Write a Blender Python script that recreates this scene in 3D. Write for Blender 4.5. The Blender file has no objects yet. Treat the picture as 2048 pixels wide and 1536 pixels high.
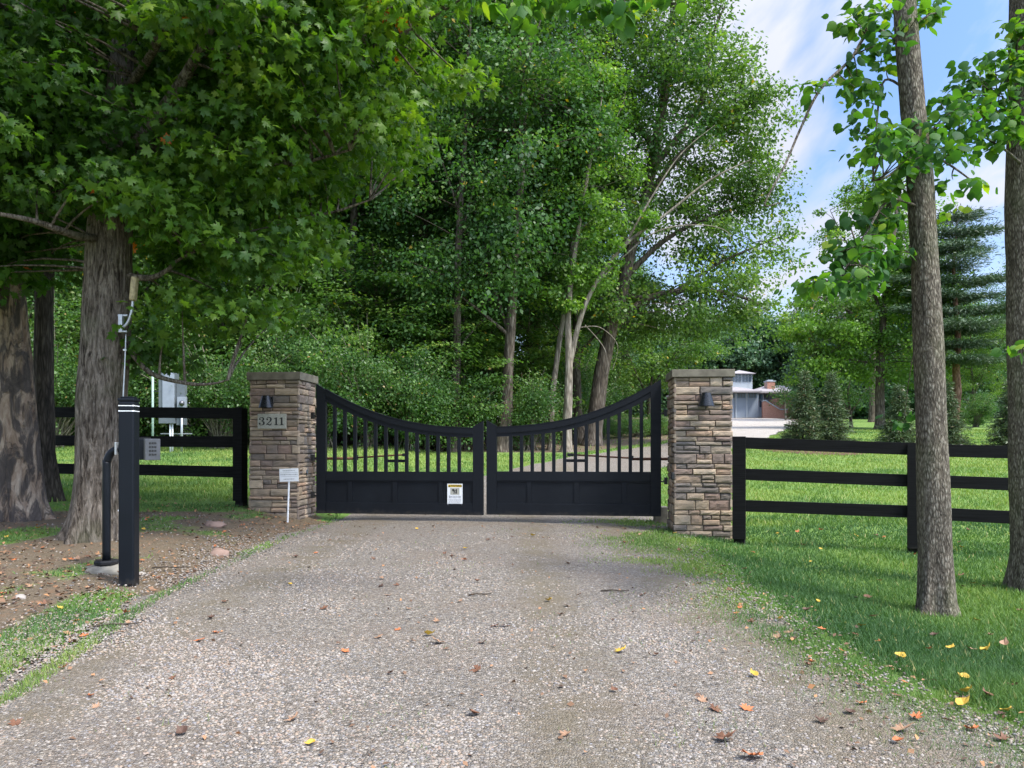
import bpy, math, random
import numpy as np
from mathutils import Vector, Matrix, noise as mnoise

# ------------------------------------------------------------------ camera, sky, sun, exposure
F = 1593.0            # focal length in photograph pixels (photo 2048 wide)
CAMZ = 1.05
HOR = 893.0           # photo row of the eye level
sc = bpy.context.scene
col = sc.collection
cam_d = bpy.data.cameras.new('camera'); cam = bpy.data.objects.new('camera', cam_d); col.objects.link(cam)
cam.location = (0, 0, CAMZ); cam.rotation_euler = (math.radians(90), 0, 0)
cam_d.sensor_width = 36; cam_d.lens = 36*F/2048; cam_d.shift_y = (HOR-768)/2048
cam_d.clip_start = 0.05; cam_d.clip_end = 2000
sc.camera = cam
SUN_EL, SUN_AZ = math.radians(56), math.radians(128)      # azimuth from +Y, negative = left
SUN_STRENGTH, SKY_STRENGTH, EXPOSURE = 1.8, 0.15, 1.78
w = bpy.data.worlds.new('World'); sc.world = w; w.use_nodes = True
nt = w.node_tree; N = nt.nodes; L = nt.links
for n in list(N): N.remove(n)
out = N.new('ShaderNodeOutputWorld'); bg = N.new('ShaderNodeBackground'); bg.inputs[1].default_value = SKY_STRENGTH
sky = N.new('ShaderNodeTexSky'); sky.sky_type = 'NISHITA'; sky.sun_disc = False
sky.sun_elevation = SUN_EL; sky.sun_rotation = SUN_AZ; sky.air_density = 1.0; sky.dust_density = 0.6; sky.ozone_density = 2.0
tc = N.new('ShaderNodeTexCoord'); sep = N.new('ShaderNodeSeparateXYZ'); L.new(tc.outputs['Generated'], sep.inputs[0])
def mth(op, a, b=None, c=None):
    m = N.new('ShaderNodeMath'); m.operation = op
    for i, v in enumerate((a, b, c)):
        if v is None: continue
        if isinstance(v, (int, float)): m.inputs[i].default_value = v
        else: L.new(v, m.inputs[i])
    return m.outputs[0]
zz = mth('ADD', mth('MAXIMUM', sep.outputs[2], 0.0), 0.12)
cx = mth('DIVIDE', sep.outputs[0], zz); cy = mth('DIVIDE', sep.outputs[1], zz)
comb = N.new('ShaderNodeCombineXYZ'); L.new(cx, comb.inputs[0]); L.new(cy, comb.inputs[1])
mp = N.new('ShaderNodeMapping'); L.new(comb.outputs[0], mp.inputs[0]); mp.inputs['Rotation'].default_value = (0, 0, math.radians(-50)); mp.inputs['Scale'].default_value = (2.1, 0.8, 1); mp.inputs['Location'].default_value = (3.3, 1.7, 0)
n1 = N.new('ShaderNodeTexNoise'); n1.inputs['Scale'].default_value = 1.3; n1.inputs['Detail'].default_value = 7; n1.inputs['Roughness'].default_value = 0.52; n1.inputs['Distortion'].default_value = 0.25
L.new(mp.outputs[0], n1.inputs['Vector'])
rp = N.new('ShaderNodeValToRGB'); rp.color_ramp.elements[0].position = 0.39; rp.color_ramp.elements[1].position = 0.57
L.new(n1.outputs[0], rp.inputs[0])
cf = mth('MULTIPLY', rp.outputs[0], 0.92)
hz = mth('MULTIPLY', mth('SUBTRACT', 1.0, mth('MINIMUM', mth('MULTIPLY', mth('MAXIMUM', sep.outputs[2], 0.0), 3.2), 1.0)), 0.55)
cf = mth('MAXIMUM', cf, hz)
tint = N.new('ShaderNodeMix'); tint.data_type = 'RGBA'; tint.blend_type = 'MULTIPLY'; tint.inputs[0].default_value = 1.0
L.new(sky.outputs[0], tint.inputs[6]); tint.inputs[7].default_value = (.43, .46, .53, 1)
mx = N.new('ShaderNodeMix'); mx.data_type = 'RGBA'
L.new(cf, mx.inputs[0]); L.new(tint.outputs[2], mx.inputs[6]); mx.inputs[7].default_value = (1.66, 1.70, 1.92, 1)
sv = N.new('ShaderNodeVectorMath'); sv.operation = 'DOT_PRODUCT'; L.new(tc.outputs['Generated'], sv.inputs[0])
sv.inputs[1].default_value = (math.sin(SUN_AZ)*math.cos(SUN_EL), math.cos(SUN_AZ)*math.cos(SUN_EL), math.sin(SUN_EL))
glow = mth('MULTIPLY_ADD', mth('POWER', mth('MAXIMUM', sv.outputs['Value'], 0.0), 2.0), 2.6, 1.0)     # added fill light: sky brightened around the sun, out of view
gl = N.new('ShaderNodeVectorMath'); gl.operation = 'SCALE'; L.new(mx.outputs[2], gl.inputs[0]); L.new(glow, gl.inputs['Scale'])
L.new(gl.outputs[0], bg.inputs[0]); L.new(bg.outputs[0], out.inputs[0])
sd = bpy.data.lights.new('sun', 'SUN'); sd.energy = SUN_STRENGTH; sd.angle = math.radians(12); sd.color = (1.0, 0.95, 0.86)
so = bpy.data.objects.new('sun', sd); col.objects.link(so)
tosun = Vector((math.sin(SUN_AZ)*math.cos(SUN_EL), math.cos(SUN_AZ)*math.cos(SUN_EL), math.sin(SUN_EL)))
so.rotation_euler = tosun.to_track_quat('Z', 'Y').to_euler()
sc.view_settings.view_transform = 'Standard'; sc.view_settings.look = 'None'; sc.view_settings.gamma = 1; sc.view_settings.exposure = EXPOSURE
sc.view_settings.use_curve_mapping = False
sc.render.engine = 'CYCLES'
cy_ = sc.cycles
cy_.max_bounces = 7; cy_.diffuse_bounces = 4; cy_.glossy_bounces = 2; cy_.transmission_bounces = 5; cy_.transparent_max_bounces = 6
cy_.use_denoising = True; cy_.sample_clamp_indirect = 4; cy_.caustics_reflective = False; cy_.caustics_refractive = False

rng = np.random.default_rng(7)
random.seed(7)

# ------------------------------------------------------------------ helpers
def P(px, py, D): return Vector(((px-1024)/F*D, D, CAMZ+(HOR-py)/F*D))
def X(px, D): return (px-1024)/F*D
def Z(py, D): return CAMZ+(HOR-py)/F*D
def sstep(t): t = np.clip(t, 0, 1); return t*t*(3-2*t)
def vnoise(x, y, s=1.0, seed=0):
    x = np.asarray(x, float)/s + seed*17.3; y = np.asarray(y, float)/s + seed*9.1
    xi = np.floor(x); yi = np.floor(y); fx = x-xi; fy = y-yi
    def h(a, b):
        v = np.sin(a*127.1+b*311.7+seed*3.3)*43758.5453; return v-np.floor(v)
    u = fx*fx*(3-2*fx); v = fy*fy*(3-2*fy)
    return (h(xi, yi)*(1-u)+h(xi+1, yi)*u)*(1-v)+(h(xi, yi+1)*(1-u)+h(xi+1, yi+1)*u)*v
def g(x, y):
    x = np.asarray(x, float); y = np.asarray(y, float)
    ye = np.where(y < 78, y, 78+(y-78)*0.15); ye = np.minimum(ye, 110)
    t = ye-11.0
    s = 0.058*np.where(t > 12, t, np.log1p(np.exp(np.minimum(t, 12)*1.2))/1.2)
    left = 0.2*sstep((-2.35-x)/1.5)*sstep((y-3.5)/6.0)
    right = -0.08*sstep((x-1.8)/1.0)*(1-sstep((y-10)/6.0))*sstep((y-2)/3)
    un = 0.03*(vnoise(x, y, 2.3, 1)-.5)+0.10*(vnoise(x, y, 9, 2)-.5)*sstep((y-14)/10)
    return s+left+right+un
def G(x, y): return float(g(x, y))
ELY = [-6, 2, 3.3, 5.45, 7.0, 9, 11, 14, 18.2, 23.5, 31, 45, 62, 73]
ELX = [-3.2, -2.35, -2.12, -2.48, -2.54, -2.6, -2.45, -2.0, -.5, 1.5, 6, 11.5, 16.5, 18.3]
ERY = [-6, 0, 2.85, 3.8, 5.45, 8.5, 10.5, 13, 19.6, 29, 38.7, 57, 66, 73]
ERX = [3.4, 2.3, 1.83, 1.62, 1.63, 1.85, 2.15, 2.3, 3.5, 8.1, 12.8, 20.5, 23.5, 24.3]
def xl(y): return np.interp(y, ELY, ELX)
def xr(y): return np.interp(y, ERY, ERX)

def tag(o, label=None, cat=None, group=None, kind=None):
    if label: o['label'] = label
    if cat: o['category'] = cat
    if group: o['group'] = group
    if kind: o['kind'] = kind
    return o
def empty(name, loc=(0, 0, 0), rz=0.0, label=None, cat=None, group=None):
    o = bpy.data.objects.new(name, None); col.objects.link(o); o.location = loc; o.rotation_euler = (0, 0, rz); o.empty_display_size = .2
    return tag(o, label, cat, group)
def link(name, me, parent=None, mat=None):
    o = bpy.data.objects.new(name, me); col.objects.link(o)
    if mat and not me.materials: me.materials.append(mat)
    if parent: o.parent = parent
    return o
class MB:
    def __init__(s): s.v = []; s.f = []; s.a = []
    def add(s, v, f, a=0.5):
        b = len(s.v); s.v += [tuple(p) for p in v]; s.f += [[i+b for i in q] for q in f]; s.a += [a]*len(v); return s
    def box(s, x0, x1, y0, y1, z0, z1, a=0.5, M=None):
        v = [Vector(p) for p in ((x0,y0,z0),(x1,y0,z0),(x1,y1,z0),(x0,y1,z0),(x0,y0,z1),(x1,y0,z1),(x1,y1,z1),(x0,y1,z1))]
        if M: v = [M @ p for p in v]
        return s.add(v, [[0,3,2,1],[4,5,6,7],[0,1,5,4],[1,2,6,5],[2,3,7,6],[3,0,4,7]], a)
    def bevbox(s, x0, x1, y0, y1, z0, z1, b=0.004, a=0.5, M=None):
        import bmesh
        bm = bmesh.new(); bmesh.ops.create_cube(bm, size=1)
        for q in bm.verts: q.co = Vector(((x0+x1)/2+q.co.x*(x1-x0), (y0+y1)/2+q.co.y*(y1-y0), (z0+z1)/2+q.co.z*(z1-z0)))
        bmesh.ops.bevel(bm, geom=bm.edges[:], offset=b, segments=2, affect='EDGES', profile=0.6)
        bm.verts.index_update()
        v = [M @ q.co if M else q.co.copy() for q in bm.verts]; f = [[k.index for k in q.verts] for q in bm.faces]; bm.free()
        return s.add(v, f, a)
    def prism(s, pts, y0, y1, a=0.5):     # polygon in xz extruded along y
        n = len(pts)
        v = [(p[0], y0, p[1]) for p in pts]+[(p[0], y1, p[1]) for p in pts]
        f = [list(range(n)), list(range(2*n-1, n-1, -1))]+[[i, n+i, n+(i+1) % n, (i+1) % n] for i in range(n)]
        return s.add(v, f, a)
    def tube(s, path, radii, seg=8, a=0.5, cap=True):
        v, f = tube_np(path, radii, seg, cap); return s.add(v.tolist(), f, a)
    def lathe(s, prof, seg=24, c=(0, 0, 0), a=0.5):   # prof: (r,z)
        v = []; f = []
        for r, z in prof:
            for k in range(seg):
                t = 2*math.pi*k/seg; v.append((c[0]+r*math.cos(t), c[1]+r*math.sin(t), c[2]+z))
        for i in range(len(prof)-1):
            for k in range(seg):
                f.append([i*seg+k, i*seg+(k+1) % seg, (i+1)*seg+(k+1) % seg, (i+1)*seg+k])
        return s.add(v, f, a)
    def mesh(s, name, mat=None, smooth=False):
        me = bpy.data.meshes.new(name); me.from_pydata(s.v, [], s.f); me.update()
        at = me.attributes.new('tint', 'FLOAT', 'POINT'); at.data.foreach_set('value', np.array(s.a, dtype=np.float32))
        if mat: me.materials.append(mat)
        if smooth: me.polygons.foreach_set('use_smooth', [True]*len(me.polygons))
        return me
    def build(s, name, mat, parent=None, smooth=False): return link(name, s.mesh(name, mat, smooth), parent)
def tube_np(path, radii, seg=8, cap=True, disp=None):
    path = np.array([tuple(p) for p in path], float); n = len(path); radii = np.broadcast_to(np.asarray(radii, float), (n,))
    T = np.gradient(path, axis=0); T /= np.linalg.norm(T, axis=1)[:, None]+1e-9
    ref = np.array([0.0, 1, 0]) if abs(T[:, 1]).mean() < 0.8 else np.array([1.0, 0, 0])
    U = np.cross(ref, T); U /= np.linalg.norm(U, axis=1)[:, None]+1e-9; V = np.cross(T, U)
    th = np.linspace(0, 2*np.pi, seg, endpoint=False)
    r = radii[:, None]*np.ones(seg)[None]
    if disp is not None: r = r*disp(th, path)
    v = path[:, None]+r[..., None]*(np.cos(th)[None, :, None]*U[:, None]+np.sin(th)[None, :, None]*V[:, None])
    v = v.reshape(-1, 3); f = []
    for i in range(n-1):
        for k in range(seg):
            k2 = (k+1) % seg; f.append([i*seg+k, i*seg+k2, (i+1)*seg+k2, (i+1)*seg+k])
    if cap: f.append(list(range(seg))[::-1]); f.append([(n-1)*seg+k for k in range(seg)])
    return v, f
def np_mesh(name, verts, loops, starts, totals, attr=None, mat=None, smooth=False):
    me = bpy.data.meshes.new(name)
    me.vertices.add(len(verts)); me.vertices.foreach_set('co', verts.astype(np.float32).ravel())
    me.loops.add(len(loops)); me.loops.foreach_set('vertex_index', loops.astype(np.int32))
    me.polygons.add(len(starts)); me.polygons.foreach_set('loop_start', starts.astype(np.int32)); me.polygons.foreach_set('loop_total', totals.astype(np.int32))
    if smooth: me.polygons.foreach_set('use_smooth', np.ones(len(starts), bool))
    me.update(calc_edges=True)
    if attr is not None:
        at = me.attributes.new('tint', 'FLOAT', 'POINT'); at.data.foreach_set('value', attr.astype(np.float32))
    if mat: me.materials.append(mat)
    return me
def scatter_mesh(name, C, R, S, tv, tf, attr, mat, smooth=False):
    """C (n,3) centres, R (n,3,3) rows = local axes, S (n,) size; template verts tv, faces tf (equal length)."""
    n = len(C); k = len(tv); tv = np.array(tv, float); tf = np.array(tf)
    v = np.einsum('ki,nij->nkj', tv, R)*S[:, None, None]+C[:, None]
    fl = (tf[None]+(np.arange(n)*k)[:, None, None]).reshape(-1)
    m = tf.shape[1]; nf = n*len(tf)
    return np_mesh(name, v.reshape(-1, 3), fl, np.arange(nf)*m, np.full(nf, m), np.repeat(attr, k), mat, smooth)
def frames(nrm, fwd):
    """rows: x side, y forward (leaf axis), z normal"""
    nrm = nrm/(np.linalg.norm(nrm, axis=1)[:, None]+1e-9)
    fwd = fwd-(fwd*nrm).sum(1)[:, None]*nrm; fwd /= np.linalg.norm(fwd, axis=1)[:, None]+1e-9
    return np.stack([np.cross(fwd, nrm), fwd, nrm], axis=1)

# ------------------------------------------------------------------ materials
def newmat(name):
    m = bpy.data.materials.new(name); m.use_nodes = True; nt = m.node_tree
    for n in list(nt.nodes): nt.nodes.remove(n)
    o = nt.nodes.new('ShaderNodeOutputMaterial'); b = nt.nodes.new('ShaderNodeBsdfPrincipled'); nt.links.new(b.outputs[0], o.inputs[0])
    return m, nt, b, o
def nd(nt, t, **kw):
    n = nt.nodes.new(t)
    for k, v in kw.items():
        if k.startswith('i_'):
            key = k[2:]; key = int(key) if key.isdigit() else key.replace('_', ' ')
            n.inputs[key].default_value = v
        else: setattr(n, k, v)
    return n
def ramp(nt, stops, src=None, interp='LINEAR'):
    r = nt.nodes.new('ShaderNodeValToRGB'); r.color_ramp.interpolation = interp; e = r.color_ramp.elements
    while len(e) < len(stops): e.new(0.5)
    for i, (p, c) in enumerate(stops): e[i].position = p; e[i].color = tuple(c)+(1,) if len(c) == 3 else c
    if src is not None: nt.links.new(src, r.inputs[0])
    return r
def mixc(nt, fac, a, b, mode='MIX'):
    m = nt.nodes.new('ShaderNodeMix'); m.data_type = 'RGBA'; m.blend_type = mode
    for idx, v in ((0, fac), (6, a), (7, b)):
        if isinstance(v, (int, float)): m.inputs[idx].default_value = v
        elif isinstance(v, tuple): m.inputs[idx].default_value = v if len(v) == 4 else v+(1,)
        else: nt.links.new(v, m.inputs[idx])
    return m.outputs[2]
def objco(nt, scale=(1, 1, 1), rot=(0, 0, 0)):
    t = nt.nodes.new('ShaderNodeTexCoord'); m = nt.nodes.new('ShaderNodeMapping'); m.inputs['Scale'].default_value = scale; m.inputs['Rotation'].default_value = rot
    nt.links.new(t.outputs['Object'], m.inputs[0]); return m.outputs[0]
def bump(nt, b, h, strength=0.5, dist=0.01):
    n = nt.nodes.new('ShaderNodeBump'); n.inputs['Strength'].default_value = strength; n.inputs['Distance'].default_value = dist
    nt.links.new(h, n.inputs['Height']); nt.links.new(n.outputs[0], b.inputs['Normal']); return n
def leafmat(name, stops, trans=0.4, tcol=(1.3, 1.5, 0.5), rough=0.45, spec=0.35):
    m, nt, b, o = newmat(name)
    a = nd(nt, 'ShaderNodeAttribute', attribute_name='tint')
    r = ramp(nt, stops, a.outputs['Fac'])
    nt.links.new(r.outputs[0], b.inputs['Base Color']); b.inputs['Roughness'].default_value = rough; b.inputs['Specular IOR Level'].default_value = spec
    t = nd(nt, 'ShaderNodeBsdfTranslucent'); tcx = mixc(nt, 1.0, r.outputs[0], tcol, 'MULTIPLY'); nt.links.new(tcx, t.inputs[0])
    mx = nd(nt, 'ShaderNodeMixShader', i_0=trans); nt.links.new(b.outputs[0], mx.inputs[1]); nt.links.new(t.outputs[0], mx.inputs[2]); nt.links.new(mx.outputs[0], o.inputs[0])
    return m
ORG = (0.55, 0.13, 0.02); YEL = (0.5, 0.34, 0.03)
M = {}
M['maple'] = leafmat('maple_leaf', [(0, (.03, .075, .016)), (.45, (.058, .135, .018)), (.85, (.13, .225, .022)), (.97, (.2, .28, .03)), (1, ORG)], .48, (1.5, 1.7, .5))
M['oak'] = leafmat('oak_leaf', [(0, (.05, .10, .032)), (.45, (.09, .17, .042)), (.85, (.17, .265, .06)), (.96, (.26, .32, .07)), (1, YEL)], .46, (1.3, 1.5, .5))
M['wood'] = leafmat('woodland_leaf', [(0, (.045, .10, .03)), (.45, (.085, .17, .04)), (.85, (.17, .27, .055)), (.96, (.28, .32, .06)), (1, YEL)], .46, (1.2, 1.45, .55))
M['light'] = leafmat('light_leaf', [(0, (.07, .15, .035)), (.45, (.12, .23, .04)), (.85, (.2, .34, .05)), (.96, (.34, .4, .06)), (1, YEL)], .45, (1.2, 1.4, .5))
M['deep'] = leafmat('deep_green_leaf', [(0, (.03, .075, .026)), (.45, (.055, .13, .034)), (.85, (.11, .21, .042)), (.96, (.22, .26, .05)), (1, YEL)], .42, (1.2, 1.45, .55))
M['fresh'] = leafmat('fresh_green_leaf', [(0, (.06, .12, .03)), (.45, (.11, .2, .04)), (.85, (.2, .3, .06)), (.96, (.32, .36, .07)), (1, YEL)], .48, (1.2, 1.45, .5))
M['bush'] = leafmat('bush_leaf', [(0, (.035, .085, .027)), (.45, (.068, .15, .038)), (.85, (.14, .24, .06)), (.97, (.23, .28, .095)), (1, (.34, .24, .09))], .4, (1.2, 1.4, .5))
M['lime'] = leafmat('broad_leaf', [(0, (.025, .075, .028)), (.45, (.048, .13, .032)), (.85, (.11, .22, .03)), (.97, (.3, .36, .03)), (1, (.6, .42, .03))], .45, (1.5, 1.7, .4), .6, .2)
M['needle'] = leafmat('spruce_needle', [(0, (.045, .075, .035)), (.5, (.075, .12, .05)), (.85, (.12, .17, .07)), (1, (.2, .16, .08))], .12, (1.1, 1.3, .6))
M['pine'] = leafmat('pine_needle', [(0, (.04, .075, .04)), (.5, (.065, .115, .055)), (1, (.11, .16, .08))], .12, (1.1, 1.3, .6))
M['dim'] = leafmat('far_leaf', [(0, (.04, .09, .055)), (.5, (.07, .145, .07)), (.9, (.11, .2, .085)), (1, (.17, .25, .09))], .3, (1.1, 1.4, .6))
M['grass'] = leafmat('grass_blade', [(0, (.055, .12, .045)), (.4, (.09, .175, .055)), (.75, (.155, .25, .06)), (.93, (.25, .32, .08)), (1, (.42, .38, .17))], .3, (1.2, 1.4, .5), .6, .2)

def barkmat(name, c0, c1, c2, sc_=(14, 14, 2.2), bs=0.9, bd=0.02, moss=0.0):
    m, nt, b, o = newmat(name); co = objco(nt, sc_)
    n1 = nd(nt, 'ShaderNodeTexNoise', i_Scale=1.0, i_Detail=8, i_Roughness=.65, i_Distortion=.6); nt.links.new(co, n1.inputs['Vector'])
    v = nd(nt, 'ShaderNodeTexVoronoi', feature='DISTANCE_TO_EDGE', i_Scale=1.4); nt.links.new(co, v.inputs['Vector'])
    co2 = objco(nt, (3, 3, 1.2)); n2 = nd(nt, 'ShaderNodeTexNoise', i_Scale=1.6, i_Detail=4); nt.links.new(co2, n2.inputs['Vector'])
    mm = nd(nt, 'ShaderNodeMath', operation='MULTIPLY_ADD', i_1=(.25 if name == 'maple_bark' else .8), i_2=(.12 if name == 'maple_bark' else 0.0)); nt.links.new(v.outputs[0], mm.inputs[0]); 
    ad = nd(nt, 'ShaderNodeMath', operation='ADD'); nt.links.new(mm.outputs[0], ad.inputs[0]); nt.links.new(n1.outputs[0], ad.inputs[1])
    r = ramp(nt, [(.38, c0), (.62, c1), (.85, c2)], ad.outputs[0])
    c = mixc(nt, .55, r.outputs[0], ramp(nt, [(.3, (.5, .5, .5)), (.7, (1.15, 1.1, 1.0))], n2.outputs[0]).outputs[0], 'MULTIPLY')
    if moss > 0:
        mr = ramp(nt, [(.52, (0, 0, 0)), (.68, (1, 1, 1))], n2.outputs[0])
        mf = nd(nt, 'ShaderNodeMath', operation='MULTIPLY', i_1=moss); nt.links.new(mr.outputs[0], mf.inputs[0])
        c = mixc(nt, mf.outputs[0], c, (.05, .075, .025))
    nt.links.new(c, b.inputs['Base Color']); b.inputs['Roughness'].default_value = .92; b.inputs['Specular IOR Level'].default_value = .15
    bump(nt, b, ad.outputs[0], bs, bd); return m
m, nt, b, o = newmat('furrowed_bark')
w1 = nd(nt, 'ShaderNodeTexNoise', i_Scale=1.0, i_Detail=10, i_Roughness=.7, i_Distortion=1.1); nt.links.new(objco(nt, (24, 24, 4.2)), w1.inputs['Vector'])
w2 = nd(nt, 'ShaderNodeTexNoise', i_Scale=1.0, i_Detail=6, i_Roughness=.6, i_Distortion=.5); nt.links.new(objco(nt, (60, 60, 22)), w2.inputs['Vector'])
w3 = nd(nt, 'ShaderNodeTexNoise', i_Scale=1.7, i_Detail=4); nt.links.new(objco(nt), w3.inputs['Vector'])
cc = ramp(nt, [(.36, (.028, .022, .017)), (.46, (.13, .108, .085)), (.56, (.25, .215, .175)), (.72, (.37, .33, .27))], w1.outputs[0]).outputs[0]
cc = mixc(nt, .7, cc, ramp(nt, [(.3, (.5, .5, .5)), (.7, (1.35, 1.3, 1.25))], w2.outputs[0]).outputs[0], 'MULTIPLY')
cc = mixc(nt, ramp(nt, [(.54, (0, 0, 0)), (.7, (.45, .45, .45))], w3.outputs[0]).outputs[0], cc, (.09, .105, .05))
nt.links.new(cc, b.inputs['Base Color']); b.inputs['Roughness'].default_value = .95; b.inputs['Specular IOR Level'].default_value = .1
ha = nd(nt, 'ShaderNodeMath', operation='MULTIPLY_ADD', i_1=.3); nt.links.new(w2.outputs[0], ha.inputs[0]); nt.links.new(w1.outputs[0], ha.inputs[2]); bump(nt, b, ha.outputs[0], 1, .05); M['bark_maple'] = m
M['bark_rot'] = barkmat('rotten_bark', (.03, .025, .02), (.13, .095, .07), (.33, .24, .17), (13, 13, 3.2), 1.0, .03)
m, nt, b, o = newmat('decayed_bark'); n1 = nd(nt, 'ShaderNodeTexNoise', i_Scale=1.0, i_Detail=9, i_Roughness=.72, i_Distortion=.9); nt.links.new(objco(nt, (9, 9, 3.4)), n1.inputs['Vector'])
n2 = nd(nt, 'ShaderNodeTexNoise', i_Scale=1.0, i_Detail=5, i_Roughness=.6, i_Distortion=1.2); nt.links.new(objco(nt, (5.5, 5.5, 1.7)), n2.inputs['Vector'])
barkc = ramp(nt, [(.3, (.022, .018, .015)), (.55, (.075, .06, .05)), (.75, (.14, .115, .095))], n1.outputs[0]).outputs[0]
woodc = ramp(nt, [(.3, (.13, .075, .045)), (.5, (.27, .2, .14)), (.7, (.46, .38, .29))], n1.outputs[0]).outputs[0]
nt.links.new(mixc(nt, ramp(nt, [(.47, (0, 0, 0)), (.55, (1, 1, 1))], n2.outputs[0]).outputs[0], barkc, woodc), b.inputs['Base Color']); b.inputs['Roughness'].default_value = .95
hh = nd(nt, 'ShaderNodeMath', operation='SUBTRACT'); nt.links.new(n1.outputs[0], hh.inputs[0]); nt.links.new(ramp(nt, [(.5, (0, 0, 0)), (.54, (.7, .7, .7))], n2.outputs[0]).outputs[0], hh.inputs[1]); bump(nt, b, hh.outputs[0], 1, .025); M['bark_rot'] = m
M['bark_dark'] = barkmat('dark_bark', (.015, .013, .011), (.045, .038, .032), (.09, .078, .065), (18, 18, 3), 1.0, .02)
M['bark_right'] = barkmat('flaky_bark', (.04, .033, .026), (.14, .12, .095), (.32, .29, .24), (48, 48, 15), 1.0, .014, .35)
M['bark_wood'] = barkmat('woodland_bark', (.04, .033, .026), (.11, .09, .072), (.2, .175, .145), (9, 9, 1.6), .8, .03)
M['bark_pale'] = barkmat('pale_bark', (.10, .085, .068), (.22, .19, .155), (.36, .325, .275), (8, 8, 1.6), .7, .03)
M['bark_pine'] = barkmat('reddish_bark', (.07, .04, .03), (.2, .115, .08), (.3, .19, .14), (6, 6, 2), .7, .03)
M['twig'] = barkmat('dead_twig', (.14, .12, .1), (.28, .25, .2), (.4, .36, .3), (20, 20, 5), .3, .005)

def plain(name, c, rough=.5, metal=0, spec=.5, nscale=30, namp=.12, bs=0.1):
    m, nt, b, o = newmat(name); n = nd(nt, 'ShaderNodeTexNoise', i_Scale=nscale, i_Detail=5); nt.links.new(objco(nt), n.inputs['Vector'])
    r = ramp(nt, [(.3, tuple(max(0, k*(1-namp)) for k in c)), (.7, tuple(min(1, k*(1+namp)) for k in c))], n.outputs[0]); nt.links.new(r.outputs[0], b.inputs['Base Color'])
    rr = ramp(nt, [(.3, (rough*.85,)*3), (.7, (min(1, rough*1.2),)*3)], n.outputs[0]); nt.links.new(rr.outputs[0], b.inputs['Roughness'])
    b.inputs['Metallic'].default_value = metal; b.inputs['Specular IOR Level'].default_value = spec
    if bs > 0: bump(nt, b, n.outputs[0], bs, .003)
    return m
# gate paint: black with dusty weathering
def paintmat(name, c, dust, rough=.42, grain=(3, 3, 40)):
    m, nt, b, o = newmat(name)
    n = nd(nt, 'ShaderNodeTexNoise', i_Scale=2.2, i_Detail=8, i_Roughness=.7); nt.links.new(objco(nt, (1, 1, .6)), n.inputs['Vector'])
    g2 = nd(nt, 'ShaderNodeTexNoise', i_Scale=1.5, i_Detail=6, i_Roughness=.6); nt.links.new(objco(nt, grain), g2.inputs['Vector'])
    f = ramp(nt, [(.5, (0, 0, 0)), (.8, (.45, .45, .45))], n.outputs[0])
    c_ = mixc(nt, f.outputs[0], c, dust)
    tcz = nd(nt, 'ShaderNodeTexCoord'); sz_ = nd(nt, 'ShaderNodeSeparateXYZ'); nt.links.new(tcz.outputs['Object'], sz_.inputs[0])
    n9 = nd(nt, 'ShaderNodeTexNoise', i_Scale=14, i_Detail=6, i_Roughness=.8); nt.links.new(tcz.outputs['Object'], n9.inputs['Vector'])
    m9 = nd(nt, 'ShaderNodeMath', operation='MULTIPLY_ADD', i_1=-3.0, i_2=.5); nt.links.new(sz_.outputs[2], m9.inputs[0])
    a9 = nd(nt, 'ShaderNodeMath', operation='ADD'); nt.links.new(m9.outputs[0], a9.inputs[0]); nt.links.new(n9.outputs[0], a9.inputs[1])
    r9 = ramp(nt, [(.85, (0, 0, 0)), (1.0, (.32, .32, .32))], a9.outputs[0])
    c_ = mixc(nt, r9.outputs[0], c_, (.055, .048, .038)); nt.links.new(c_, b.inputs['Base Color'])
    r = ramp(nt, [(.3, (rough*.8,)*3), (.7, (rough*1.35,)*3)], g2.outputs[0]); nt.links.new(r.outputs[0], b.inputs['Roughness'])
    b.inputs['Specular IOR Level'].default_value = .25
    bump(nt, b, g2.outputs[0], .35, .002); return m
M['gate'] = paintmat('black_gate_paint', (.0028, .0045, .0075), (.010, .014, .019), .5)
M['fence'] = paintmat('black_fence_paint', (.0022, .0022, .0024), (.006, .006, .0055), .75, (2, 2, 60))
M['bollard'] = paintmat('dark_blue_black_sleeve', (.004, .006, .0095), (.018, .022, .027), .4, (2, 2, 2))
M['iron'] = plain('black_iron', (.012, .012, .013), .45)
M['lamp'] = plain('dark_bronze_metal', (.03, .033, .036), .28, .6, .5, 60, .1, .05)
M['steel'] = plain('brushed_steel', (.13, .13, .14), .38, .8, .5, 20, .1, 0)
M['galv'] = plain('galvanised_metal', (.5, .52, .53), .42, .8, .5, 40, .15, .1)
M['white'] = plain('white_plastic', (.72, .74, .75), .45, 0, .5, 20, .06, .03)
M['stripe'] = plain('white_reflective_tape', (.8, .82, .82), .4)
M['tan'] = plain('yellowed_lamp_housing', (.42, .34, .19), .55, 0, .3, 25, .35, .2)
M['rust'] = plain('rusty_rod', (.16, .075, .045), .75, .2, .3, 30, .4, .3)
M['concrete'] = plain('weathered_concrete', (.2, .185, .15), .92, 0, .2, 12, .35, .5)
M['cap'] = plain('limestone_cap', (.145, .13, .1), .9, 0, .2, 9, .35, .5)
M['plaque'] = plain('pale_stone_plaque', (.36, .355, .30), .85, 0, .2, 60, .15, .3)
M['ink'] = plain('black_letter_paint', (.012, .012, .012), .6)
M['grey'] = plain('grey_enamel', (.27, .3, .35), .45, .0, .4, 8, .08, .03)
M['dgrey'] = plain('dark_grey_enamel', (.12, .14, .155), .5, 0, .4, 8, .1, .03)
M['greenpost'] = plain('pale_green_post', (.3, .42, .36), .55)
M['yellow'] = plain('yellow_sign_band', (.62, .42, .03), .5)
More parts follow.
